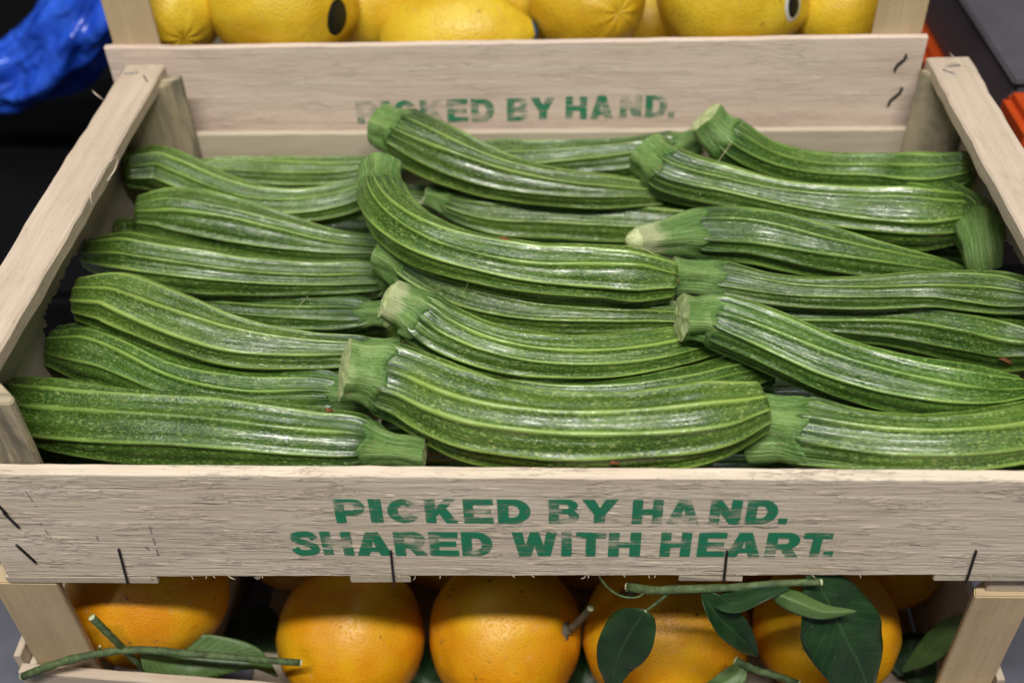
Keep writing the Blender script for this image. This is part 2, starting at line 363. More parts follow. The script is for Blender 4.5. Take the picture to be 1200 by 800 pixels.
def prism(name, poly, z0, z1, mat, parent, jit=0.0004, ztop=None):
    """upright post: polygon in x,y extruded in z, grain upright; ztop(x,y) may slope the top"""
    bm = bmesh.new(); n = 8; rings = []
    for i in range(n + 1):
        f = i / n; ring = []
        for (x, y) in poly:
            zz1 = ztop(x, y) if ztop else z1
            ring.append(bm.verts.new((x + jit * (rng.random() - .5), y + jit * (rng.random() - .5), z0 + (zz1 - z0) * f)))
        rings.append(ring)
    m = len(poly)
    for i in range(n):
        for k in range(m): bm.faces.new((rings[i][k], rings[i][(k + 1) % m], rings[i + 1][(k + 1) % m], rings[i + 1][k]))
    bm.faces.new(rings[0][::-1]); bm.faces.new(rings[-1])
    bmesh.ops.recalc_face_normals(bm, faces=bm.faces)
    es = [e for e in bm.edges if len(e.link_faces) == 2 and e.calc_face_angle(0) > 0.5]
    bmesh.ops.bevel(bm, geom=es, offset=0.0008, segments=2, affect='EDGES', clamp_overlap=True)
    me = bpy.data.meshes.new("m"); bm.to_mesh(me); bm.free()
    uvl = me.uv_layers.new(name="UVMap"); flat = []; o1 = rng.random() * 5
    for p in me.polygons:
        for li in p.loop_indices:
            v = me.vertices[me.loops[li].vertex_index].co
            flat += [v.z + o1, v.x * 0.8 + v.y * 0.7 + o1] if abs(p.normal.z) < 0.7 else [v.x * 0.3 + o1, v.y + o1]
    uvl.data.foreach_set("uv", flat)
    return link(name, me, mat, parent)

def tube(pts, radii, nseg=8, closed_ends=True):
    """swept tube through pts (Catmull-Rom not applied); returns mesh"""
    vs, fs = [], []; P = [Vector(p) for p in pts]; n = len(P)
    t0 = (P[1] - P[0]).normalized(); up = Vector((0, 0, 1)) if abs(t0.z) < 0.9 else Vector((1, 0, 0))
    a = t0.cross(up).normalized()
    for i in range(n):
        t = (P[min(i + 1, n - 1)] - P[max(i - 1, 0)]).normalized()
        a = (a - t * a.dot(t)).normalized(); b = t.cross(a); r = radii[i] if hasattr(radii, '__len__') else radii
        for k in range(nseg):
            an = 2 * math.pi * k / nseg; vs.append(P[i] + (a * math.cos(an) + b * math.sin(an)) * r)
    for i in range(n - 1):
        for k in range(nseg):
            p, q = i * nseg + k, i * nseg + (k + 1) % nseg; fs.append((p, q, q + nseg, p + nseg))
    if closed_ends:
        fs.append(tuple(range(nseg - 1, -1, -1))); fs.append(tuple((n - 1) * nseg + k for k in range(nseg)))
    me = mesh_from(vs, fs); smooth(me)
    for p in me.polygons:
        if len(p.vertices) > 4: p.use_smooth = False
    return me
def catmull(pts, n):
    P = np.array(pts, float); d = np.r_[0, np.cumsum(np.linalg.norm(np.diff(P[:, :3], axis=0), axis=1))]
    m = np.gradient(P, d, axis=0) if len(P) > 2 else np.repeat((P[1:] - P[:1]) / d[-1], 2, 0)
    out = []
    for tt in np.linspace(0, d[-1], n):
        i = min(int(np.searchsorted(d, tt, 'right')) - 1, len(d) - 2); h = d[i + 1] - d[i]; u = (tt - d[i]) / h
        out.append((2 * u**3 - 3 * u**2 + 1) * P[i] + (u**3 - 2 * u**2 + u) * h * m[i] + (-2 * u**3 + 3 * u**2) * P[i + 1] + (u**3 - u**2) * h * m[i + 1])
    return np.array(out)
def staple(parent, p0, p1, r=0.00075, mat=None, name="staple", wig=0.0):
    P = []
    for i in range(7):
        f = i / 6; v = Vector(p0).lerp(Vector(p1), f)
        v += Vector((wig * math.sin(f * 6.3), 0, 0)); P.append(v)
    a, b = Vector(p0), Vector(p1)
    return link(name, tube(P, r, 6), mat or STEEL, parent)

# ------------------------------------------------------------------ lettering (own outlines, heavy wide capitals)
def arc(cx_, cy_, rx, ry, a0, a1, n=12):
    return [(cx_ + rx * math.cos(R(a0 + (a1 - a0) * i / n)), cy_ + ry * math.sin(R(a0 + (a1 - a0) * i / n))) for i in range(n + 1)]
def thick(pts, th):
    c = catmull([(x, y, 0) for x, y in pts], 40)[:, :2]; L_, R_ = [], []
    for i in range(len(c)):
        t = c[min(i + 1, len(c) - 1)] - c[max(i - 1, 0)]; t = t / np.linalg.norm(t); nn = np.array([-t[1], t[0]])
        w = np.array([th[0], th[1]]) * 0.5
        L_.append(tuple(c[i] + nn * w)); R_.append(tuple(c[i] - nn * w))
    return L_ + R_[::-1]
S_ = 0.335
GLYPH = {
 'I': [[(0, 0), (1, 0), (1, 1), (0, 1)]],
 '.': [[(0, 0), (1, 0), (1, .25), (0, .25)]],
 'H': [[(0, 0), (S_, 0), (S_, .38), (1 - S_, .38), (1 - S_, 0), (1, 0), (1, 1), (1 - S_, 1), (1 - S_, .62), (S_, .62), (S_, 1), (0, 1)]],
 'E': [[(0, 0), (1, 0), (1, .24), (S_, .24), (S_, .39), (.93, .39), (.93, .61), (S_, .61), (S_, .76), (1, .76), (1, 1), (0, 1)]],
 'T': [[(.5 - S_ / 2, 0), (.5 + S_ / 2, 0), (.5 + S_ / 2, .75), (1, .75), (1, 1), (0, 1), (0, .75), (.5 - S_ / 2, .75)]],
 'K': [[(0, 0), (S_, 0), (S_, .27), (.44, .40), (.65, 0), (1.04, 0), (.68, .63), (1.0, 1), (.62, 1), (S_, .62), (S_, 1), (0, 1)]],
 'A': [[(-.03, 0), (.32, 0), (.38, .17), (.62, .17), (.68, 0), (1.03, 0), (.69, 1), (.31, 1)], [(.44, .37), (.56, .37), (.5, .64)]],
 'N': [[(0, 0), (S_, 0), (S_, .47), (1 - S_, 0), (1, 0), (1, 1), (1 - S_, 1), (1 - S_, .53), (S_, 1), (0, 1)]],
 'Y': [[(.5 - S_ / 2, 0), (.5 + S_ / 2, 0), (.5 + S_ / 2, .38), (1.03, 1), (.66, 1), (.5, .66), (.34, 1), (-.03, 1), (.5 - S_ / 2, .38)]],
 'W': [[(.15, 0), (.42, 0), (.5, .42), (.58, 0), (.85, 0), (1, 1), (.765, 1), (.70, .45), (.60, 1), (.40, 1), (.30, .45), (.235, 1), (0, 1)]],
 'D': [[(0, 0)] + arc(.5, .5, .5, .5, -90, 90) + [(0, 1)], [(S_, .25)] + arc(.47, .5, .19, .25, -90, 90) + [(S_, .75)]],
 'P': [[(0, 0), (S_, 0), (S_, .31)] + arc(.62, .655, .38, .345, -90, 90) + [(0, 1)], [(S_, .535)] + arc(.57, .655, .11, .12, -90, 90, 8) + [(S_, .775)]],
 'R': [[(0, 0), (S_, 0), (S_, .31), (.46, .31), (.66, 0), (1.04, 0), (.80, .38)] + arc(.62, .665, .38, .335, -48, 90) + [(0, 1)], [(S_, .54)] + arc(.57, .665, .11, .115, -90, 90, 8) + [(S_, .78)]],
 'B': [[(0, 0)] + arc(.62, .285, .38, .285, -90, 52) + arc(.59, .745, .36, .255, -45, 90) + [(0, 1)], [(S_, .20)] + arc(.58, .295, .10, .095, -90, 90, 8) + [(S_, .39)], [(S_, .605)] + arc(.56, .70, .09, .095, -90, 90, 8) + [(S_, .795)]],
 'C': [arc(.5, .5, .5, .5, 28, 332, 26) + arc(.5, .5, .18, .25, 320, 40, 20)],
 'S': [thick([(.86, .70), (.72, .86), (.46, .885), (.22, .81), (.20, .67), (.40, .57), (.66, .46), (.82, .33), (.78, .18), (.52, .115), (.26, .135), (.13, .30)], (.30, .24))],
}
LINE1 = list(zip("PICKEDBYHAND.", [(0.1958, 0.2121), (0.2144, 0.2212), (0.2239, 0.2411), (0.2438, 0.2604), (0.264, 0.2797), (0.2819, 0.2993), (0.3087, 0.3247), (0.3265, 0.3442), (0.3522, 0.368), (0.3707, 0.3869), (0.3922, 0.4084), (0.411, 0.4272), (0.428, 0.4328)]))
LINE2 = list(zip("SHAREDWITHHEART.", [(0.1676, 0.1841), (0.185, 0.2019), (0.2043, 0.2225), (0.2248, 0.242), (0.2439, 0.2597), (0.2615, 0.2782), (0.2888, 0.3131), (0.3154, 0.3209), (0.3232, 0.3392), (0.3406, 0.3579), (0.3684, 0.3847), (0.3883, 0.4032), (0.4041, 0.4217), (0.4244, 0.4419), (0.4433, 0.4585), (0.4558, 0.4607)]))
def lettering(line, y, dx, z0, zh, tilt, xref, mat, parent, name="printed_lettering"):
    cu = bpy.data.curves.new("glyphs", 'CURVE'); cu.dimensions = '2D'; cu.fill_mode = 'BOTH'
    for ch, (xa, xb) in line:
        for loop in GLYPH[ch]:
            sp = cu.splines.new('POLY'); sp.points.add(len(loop) - 1); sp.use_cyclic_u = True
            for p, (gx, gy) in zip(sp.points, loop):
                X = xa + dx + gx * (xb - xa); Z = z0 + tilt * (X - dx - xref) + gy * zh
                p.co = (X, Z, 0, 1)
    tmp = bpy.data.objects.new("glyphs", cu)
    me = bpy.data.meshes.new_from_object(tmp); bpy.data.objects.remove(tmp); bpy.data.curves.remove(cu)
    for v in me.vertices: v.co = (v.co.x, y, v.co.y)
    me.materials.clear()
    return link(name, me, mat, parent)

# ------------------------------------------------------------------ setting: table top and dark surround
def box_mesh(x0, x1, y0, y1, z0, z1, bev=0.004, seg=2):
    bm = bmesh.new(); bmesh.ops.create_cube(bm, size=1)
    for v in bm.verts: v.co = ((x0 + x1) / 2 + v.co.x * (x1 - x0), (y0 + y1) / 2 + v.co.y * (y1 - y0), (z0 + z1) / 2 + v.co.z * (z1 - z0))
    if bev: bmesh.ops.bevel(bm, geom=bm.edges[:], offset=bev, segments=seg, affect='EDGES')
    me = bpy.data.meshes.new("m"); bm.to_mesh(me); bm.free(); return me
tag(link("table_top", box_mesh(-1.2, 1.6, -0.25, 1.3, -0.33, -0.302, 0.003), TABLE), kind="structure")
tag(link("backdrop", box_mesh(-1.6, 2.0, 1.30, 1.33, -0.8, 1.2, 0), BLACK), kind="structure")

# ------------------------------------------------------------------ the zucchini crate
CR = empty("vegetable_crate", (0.3, 0.17, -0.0945), "pale wooden crate of zucchini with green stamped lettering on its front board", "crate")
fb_bot = lambda x: -0.0885 + 0.0125 * x / 0.6
front = plank("front_board", 0, -0.0005, 0.603, -0.088, 0.0, 0.0, 0.0075, WOOD_FRONT, CR, bot_fn=fb_bot, jit=0.00045, seed=1)
SCUFF = simple("grey_scuff", (0.24, 0.21, 0.19), 0.85)
for p, q, w in (((0.0343, -0.0003, -0.0131), (0.036, -0.0003, -0.0262), 0.0004), ((0.0338, -0.0003, -0.039), (0.0353, -0.0003, -0.0537), 0.0004), ((0.0935, -0.0003, -0.0382), (0.0918, -0.0003, -0.0679), 0.0007), ((0.0864, -0.0003, -0.0589), (0.0883, -0.0003, -0.0626), 0.0007), ((0.062, -0.0003, -0.0488), (0.0612, -0.0003, -0.0548), 0.0005),):
    a = Vector(p); b = Vector(q); nrm = Vector((0, -1, 0)); sd = (b - a).cross(nrm).normalized() * w; vs = []; fs = []
    rk = random.Random(int(p[0] * 1e5)); n = 9
    for i in range(n):
        if rk.random() < 0.4: continue
        c0 = a.lerp(b, i / n); c1 = a.lerp(b, (i + 0.8) / n); k = len(vs); ww = rk.uniform(0.5, 1.2)
        vs += [c0 - sd * ww * .6, c0 + sd * ww, c1 + sd * ww * .8, c1 - sd * ww]; fs.append((k, k + 1, k + 2, k + 3))
    link("scuff_mark", mesh_from(vs, fs), SCUFF, front)
lettering(LINE1, -0.00035, 0, -0.0368, 0.0194, 0.008, 0.20, INK, front)
lettering(LINE2, -0.00035, 0, -0.0652, 0.0206, 0.0105, 0.17, INK, front)
back = plank("back_board", 0, 0.0, 0.60, -0.088, 0.0005, 0.3365, 0.3425, WOOD_VENEER, CR, seed=2)
for i, (a, b, nm) in enumerate(((0.0, 0.0295, 'l'), (0.571, 0.6005, 'r'))):
    plank("rail", 1, 0.012, 0.344, a, b, 0.0436, 0.0536, WOOD_PALE, CR, seed=10 + i, jit=0.0012, cham=0.0012)
# posts: triangular, long face turned into the crate
def tri_post(name, cxn, cyn, sx, sy, leg, leg2, z0, z1, mat, parent, ztop=None):
    p = [(cxn, cyn), (cxn + sx * leg, cyn), (cxn + sx * leg, cyn + sy * 0.004), (cxn + sx * 0.004, cyn + sy * leg2), (cxn, cyn + sy * leg2)]
    if sx * sy < 0: p = p[::-1]
    return prism(name, p, z0, z1, mat, parent, ztop=ztop)
tri_post("corner_post", 0.0045, 0.0080, 1, 1, 0.038, 0.036, -0.087, 0.0432, WOOD_STAINED, CR)
tri_post("corner_post", 0.0045, 0.3362, 1, -1, 0.0385, 0.036, -0.087, 0.0432, WOOD_STAINED, CR, ztop=lambda x, y: 0.0432 + (0.007 if x > 0.031 else 0.0))
tri_post("corner_post", 0.5955, 0.3362, -1, -1, 0.030, 0.024, -0.087, 0.0432, WOOD_STAINED, CR, ztop=lambda x, y: 0.0432 + (0.006 if x < 0.569 else 0.0))
tri_post("corner_post", 0.5955, 0.0080, -1, 1, 0.038, 0.036, -0.078, 0.0432, WOOD_STAINED, CR)
# thin side panels, each with a torn hand hole
def side_panel(x0, hole, seed):
    rr_ = random.Random(seed)
    outer = [(0.0085, -0.085), (0.336, -0.085), (0.336, 0.043), (0.0085, 0.043)]
    inner = []
    hy, hz, ha, hb = hole; n = 140
    for i in range(n):
        a = 2 * math.pi * i / n; c, s = math.cos(a), math.sin(a)
        e = 3.2; k = (abs(c) ** e + abs(s) ** e) ** (-1 / e)
        j = 1 + 0.16 * mnoise.noise((c * 3 + seed, s * 3, 0)) + 0.10 * mnoise.noise((c * 9 + seed, s * 9, 2)) + (0.22 * rr_.random() ** 9)
        inner.append((hy + ha * k * c * (1 + (j - 1) * .25), hz + hb * k * s * j))
    cu = bpy.data.curves.new("panel", 'CURVE'); cu.dimensions = '2D'; cu.fill_mode = 'BOTH'; cu.extrude = 0.0011
    for loop in (outer, inner):
        sp = cu.splines.new('POLY'); sp.points.add(len(loop) - 1); sp.use_cyclic_u = True
        for p, (a, b) in zip(sp.points, loop): p.co = (a, b, 0, 1)
    tmp = bpy.data.objects.new("panel", cu); me = bpy.data.meshes.new_from_object(tmp); bpy.data.objects.remove(tmp); bpy.data.curves.remove(cu)
    uvl = me.uv_layers.new(name="UVMap") if not me.uv_layers else me.uv_layers[0]; uvl.name = "UVMap"
    for li, l in enumerate(me.loops):
        v = me.vertices[l.vertex_index].co; uvl.data[li].uv = (v.x + seed, v.y + v.z)
    for v in me.vertices: v.co = (x0 + v.co.z, v.co.x, v.co.y)
    me.materials.clear()
    return link("side_panel", me, WOOD_VENEER, CR)
side_panel(0.0018, (0.168, -0.022, 0.050, 0.0245), 3)
side_panel(0.5982, (0.165, -0.021, 0.047, 0.0235), 8)
# floor slats run front to back, their ends show under the front board
for i, (xa, xb) in enumerate(((-0.003, 0.085), (0.108, 0.148), (0.1968, 0.230), (0.286, 0.326), (0.3805, 0.4155), (0.45, 0.49), (0.519, 0.606))):
    zt = fb_bot((xa + xb) / 2) - 0.0004
    plank("floor_slat", 1, 0.0005 if i % 2 == 0 else 0.008, 0.342, xa, xb, zt - 0.0055, zt, WOOD_VENEER, CR, seed=30 + i, jit=0.0009)
for p0, p1 in (((0.0149, -0.0006, -0.0219), (0.0179, -0.0008, -0.0308)), ((0.0166, -0.0006, -0.0303), (0.0209, -0.0008, -0.0429)), ((0.0143, -0.0006, -0.0581), (0.0203, -0.0008, -0.0738)), ((0.0711, -0.0006, -0.061), (0.0679, -0.0008, -0.0929)), ((0.2224, -0.0006, -0.0601), (0.2212, -0.0008, -0.0916)), ((0.4042, -0.0006, -0.0572), (0.4052, -0.0008, -0.085)), ((0.5351, -0.0006, -0.0551), (0.5366, -0.0008, -0.0834)),):
    staple(front, p0, p1)
for p0, p1 in (((0.004, 0.330, 0.0540), (0.013, 0.332, 0.0541)), ((0.019, 0.327, 0.0540), (0.024, 0.318, 0.0541)), ((0.580, 0.329, 0.0540), (0.590, 0.331, 0.0541)), ((0.577, 0.325, 0.0540), (0.583, 0.318, 0.0541))):
    staple(CR, p0, p1, 0.0006, STEEL_BRIGHT)
# lifted splinters
def splinter(parent, pts, r=0.0004, mat=None, name="splinter"):
    c = catmull(pts, 14); rad = [r * (1 - 0.75 * abs(2 * i / 13 - 1) ** 2) for i in range(14)]
    return link(name, tube([tuple(p) for p in c], rad, 5), mat or FIBRE, parent)
for pts in ([(0.0344, 0.2197, 0.0555), (0.0322, 0.2026, 0.0575), (0.0307, 0.1876, 0.056), (0.0292, 0.1781, 0.053), (0.0316, 0.1715, 0.05)], [(0.0334, 0.2207, 0.053), (0.0349, 0.2063, 0.052), (0.0339, 0.1954, 0.0515), (0.0362, 0.196, 0.053)], [(-0.0107, 0.3046, 0.055), (-0.0038, 0.2954, 0.056), (-0.0003, 0.2948, 0.053)], [(0.5835, 0.338, 0.06), (0.5874, 0.338, 0.0561), (0.5907, 0.336, 0.0545)], [(0.5796, 0.331, 0.054), (0.5846, 0.3326, 0.057), (0.5931, 0.3295, 0.054)],):
    splinter(CR, pts)
rs = random.Random(21)
for k in range(26):                                   # frayed fibres along the sawn edges
    x = rs.uniform(0.01, 0.59); z = fb_bot(x)
    L_ = rs.uniform(0.002, 0.006); a = rs.uniform(-1.2, 1.2)
    p = Vector((x, 0.0005, z + 0.0006)); q = p + Vector((math.sin(a) * L_, -0.0012, -abs(math.cos(a)) * L_ * 0.6))
    splinter(front, [tuple(p), tuple((p + q) / 2 + Vector((0.0004, -0.0006, 0))), tuple(q)], 0.00022)

# ------------------------------------------------------------------ zucchini
def frames(P):
    n = len(P); T = [(Vector(P[min(i + 1, n - 1)]) - Vector(P[max(i - 1, 0)])).normalized() for i in range(n)]
    a = T[0].cross(Vector((0, 0, 1)))
    a = a.normalized() if a.length > 1e-4 else Vector((1, 0, 0))
    out = []
    for t in T:
        a = (a - t * a.dot(t)).normalized(); out.append((a.copy(), t.cross(a)))
    return T, out
def ring_mesh(rings, uvs, closed0=True, closed1=True, attrs=None):
    """rings: list of lists of NA points"""
    n = len(rings); na = len(rings[0]); vs = [p for r in rings for p in r]; fs = []
    for i in range(n - 1):
        for k in range(na):
            a, b = i * na + k, i * na + (k + 1) % na
            fs.append((a, b, b + na, a + na))
    me = bpy.data.meshes.new("m"); me.from_pydata([tuple(v) for v in vs], [], fs)
    uvl = me.uv_layers.new(name="UVMap"); flat = []
    for i in range(n - 1):
        v0, v1 = uvs[i], uvs[i + 1]
        for k in range(na):
            u0, u1 = k / na * 0.12, (k + 1) / na * 0.12
            flat += [u0, v0, u1, v0, u1, v1, u0, v1]
    uvl.data.foreach_set("uv", flat)
    for nm, dat in (attrs or {}).items():
        at_ = me.attributes.new(nm, 'FLOAT', 'POINT'); at_.data.foreach_set("value", dat)
    smooth(me); me.update(); return me
def make_zucchini(ctrl, stem_f, label, group, seed, style, NA=160, nb=92):
    """ctrl: (x,y,z,r) from the cut stem to the blossom end"""
    rr_ = random.Random(seed)
    D_ = catmull(ctrl, 120); P = D_[:, :3]; rad = np.maximum(D_[:, 3], 0.003)
    s = np.r_[0, np.cumsum(np.linalg.norm(np.diff(P, axis=0), axis=1))]; Ltot = s[-1]
    s_st = stem_f * Ltot
    base = P[:, 2].argmin(); zb = float((P[:, 2] - rad).min())
    root = empty("zucchini", (float(P[:, 0].mean()), float(P[:, 1].mean()), zb), label, "zucchini", group)
    def sample(t):
        i = min(max(int(np.searchsorted(s, t, 'right')) - 1, 0), len(s) - 2); u = (t - s[i]) / (s[i + 1] - s[i])
        return P[i] * (1 - u) + P[i + 1] * u, rad[i] * (1 - u) + rad[i + 1] * u
    rot = rr_.uniform(0, 2 * math.pi)
    ribs = []
    for k in range(10):
        ribs.append((2 * math.pi * k / 10 + rr_.uniform(-.09, .09), (1.0 if k % 2 == 0 else 0.80) * rr_.uniform(.82, 1.15), rr_.uniform(0.070, 0.098), rr_.uniform(0, 6)))
    lump = [rr_.uniform(0, 10) for _ in range(3)]
    # ---- body
    t0 = s_st - 0.003; t1 = Ltot
    ts = []
    for i in range(nb):
        f = i / (nb - 1); ts.append(t0 + (t1 - t0) * f)
    rend = sample(t1)[1]
    pts = [sample(t) for t in ts]
    T, Fm = frames([p for p, _ in pts])
    rings, uvs, ridge, neck = [], [], [], []
    def ring(c, r, fr, lenf, t, squash=1.0, shrink=1.0, tvec=None, push=0.0):
        a, b = fr; out = []
        rv = mnoise.noise((t * 35, lump[2], 1.0))
        nk = max(0.0, 1 - (t - s_st) / 0.030) if t > s_st else 1.0; en = max(0.0, (t - (Ltot - 0.018)) / 0.018)
        for k in range(NA):
            th = 2 * math.pi * k / NA; g = 0.0; near = 9.0; gr = 0.0
            for (rt, am, wd, ph) in ribs:
                drift = 0.10 * math.sin(t * 28 + ph) * (1 - en)
                d = (th - rt - drift + math.pi) % (2 * math.pi) - math.pi
                g = max(g, am * math.exp(-(d / wd) ** 2)); near = min(near, abs(d)); gr = max(gr, am * math.exp(-((abs(d) - 2.1 * wd) / (1.1 * wd)) ** 2))
            pent = math.cos(5 * th)
            # flat (slightly hollow) facets between ten ribs
            facet = math.cos(math.pi / 10) / math.cos(math.pi / 10 - min(near, math.pi / 10))
            rm = facet + 0.008 + (0.070 + 0.03 * rv) * g - 0.026 * gr + (0.010 + 0.030 * nk + 0.022 * en) * pent
            rm += 0.038 * mnoise.noise((math.cos(th) * 1.1 + lump[0], math.sin(th) * 1.1, t * 26 + lump[1]))
            rm += 0.010 * mnoise.noise((math.cos(th) * 3 + lump[2], math.sin(th) * 3, t * 70))
            q = r * rm * shrink
            th2 = th + rot + 0.25 * math.sin(t * 9 + lump[0])
            out.append(Vector(c) + a * (math.cos(th2) * q) + b * (math.sin(th2) * q) + (tvec * push if tvec else Vector()))
            ridge.append(min(1.0, g * (0.8 + 0.45 * mnoise.noise((t * 45, math.cos(th) * 2, lump[1]))))); neck.append(max(0.0, min(1.0, 1.25 - (t - s_st) / (0.024 + 0.008 * pent))))
        return out
    for i, (c, r) in enumerate(pts):
        f = i / (nb - 1)
        sh = 1.0
        if f < 0.035: sh = 0.86 + 0.14 * (f / 0.035)
        rings.append(ring(c, r, Fm[i], f, ts[i], shrink=sh)); uvs.append(ts[i])
    # blunt blossom end
    c, r = pts[-1]; tv = T[-1]; cap = 0.34 * r
    for j in range(1, 9):
        a = j / 8 * math.pi / 2
        rings.append(ring(c, r, Fm[-1], 1, Ltot, shrink=max(0.07, math.cos(a) ** 0.6), tvec=tv, push=cap * math.sin(a))); uvs.append(Ltot + cap * j / 8)
    body = link("body", ring_mesh(rings, uvs, attrs={"ridge": ridge, "neck": neck}), ZSKIN, root)
    # ---- blossom scar
    e0 = Vector(c) + tv * (cap * 0.80); rs_ = r * 0.17
    link("blossom_scar", tube([e0, e0 + tv * (cap * 0.24 + 0.0004), e0 + tv * (cap * 0.30 + 0.0010)], [rs_ * 1.15, rs_, rs_ * 0.6], 10), ZSCAR, root)
    # ---- stem
    ns = 22; ss = []
    rings, uvs, ridge, joint, tip = [], [], [], [], []
    st1 = s_st + 0.0025
    sp = [sample(st1 * i / (ns - 1)) for i in range(ns)]
    Ts, Fs = frames([p for p, _ in sp])
    # keep the stem frame aligned to the body frame at the joint
    q0 = sum((Vector(p) * 0 for p, _ in sp), Vector())
    slant = rr_.uniform(-.3, .3); taper = style
    nS = 60
    al = math.atan2(Fm[0][0].dot(Fs[-1][1]), Fm[0][0].dot(Fs[-1][0]))
    for i, (c, r) in enumerate(sp):
        f = i / (ns - 1); out = []; a, b = Fs[i]
        fl = 0.0
        if f > 0.55: fl = ((f - 0.55) / 0.45) ** 1.3
        for k in range(nS):
            th = 2 * math.pi * k / nS
            pent = math.cos(5 * th)
            lob = 0.10 * (abs(math.cos(2.5 * th)) ** 1.6) * 2 - 0.10
            m = (0.93 + 0.055 * fl) * (1 + lob * (0.95 - 0.45 * fl - 0.6 * (1 - f) ** 3))
            m *= 1 - 0.09 * math.sin(math.pi * min(1, f / 0.9)) ** 1.5 + 0.05 * (1 - f) ** 3
            m += 0.07 * mnoise.noise((math.cos(th) * 2 + lump[1], math.sin(th) * 2, f * 3 + lump[2]))
            th2 = th + rot + al + 0.25 * math.sin(s_st * 9 + lump[0])
            adv = fl * (0.0022 * pent + 0.0040 * mnoise.noise((th * 2.0, lump[0], 0)))      # scalloped collar
            adv += (1 - f) ** 4 * (slant * math.cos(th + 1) * r * 0.5 + 0.0008 * mnoise.noise((th * 3, lump[1], 5)))
            out.append(Vector(c) + a * (math.cos(th2) * r * m) + b * (math.sin(th2) * r * m) + Ts[i] * adv)
            ridge.append(max(0.0, pent) ** 3); joint.append(max(0.0, min(1.0, (f - 0.62) / 0.38))); tip.append(max(0.0, 1 - f / 0.55) * min(1.0, taper * 4))
        rings.append(out); uvs.append(st1 * f)
    # roll the collar edge under, onto the skin
    c, r = sp[-1]; last = rings[-1]; cc = Vector(c)
    rings.append([cc + (p - cc) * 0.992 + Ts[-1] * 0.0010 for p in last]); uvs.append(st1 + 0.001); ridge += [0.0] * nS; joint += [1.0] * nS; tip += [0.0] * nS
    rings.append([cc + (p - cc) * 0.93 + Ts[-1] * 0.0016 for p in last]); uvs.append(st1 + 0.002); ridge += [0.0] * nS; joint += [1.0] * nS; tip += [0.0] * nS
    stem = link("stem", ring_mesh(rings, uvs, attrs={"ridge": ridge, "joint": joint, "tip": tip}), ZSTEM, root)
    # ---- cut face
    first = rings[0]; c0 = sum(first, Vector()) / nS; vs = []; fs = []
    tdir = -Ts[0]
    for j in range(6):
        f = 1 - j / 5.0 * 0.97
        for k in range(nS):
            p = c0 + (first[k] - c0) * f
            dome = (1 - f ** 2) * sp[0][1] * (0.08 + 0.85 * taper) + (0.0010 * mnoise.noise(tuple(p * 260)) if j else 0)
            vs.append(p + tdir * dome)
    for j in range(5):
        for k in range(nS):
            a_, b_ = j * nS + k, j * nS + (k + 1) % nS; fs.append((b_, a_, a_ + nS, b_ + nS))
    fs.append(tuple(5 * nS + k for k in range(nS))[::-1])
    link("cut_face", mesh_from(vs, fs, sm=True), ZCUT, stem)
    return root
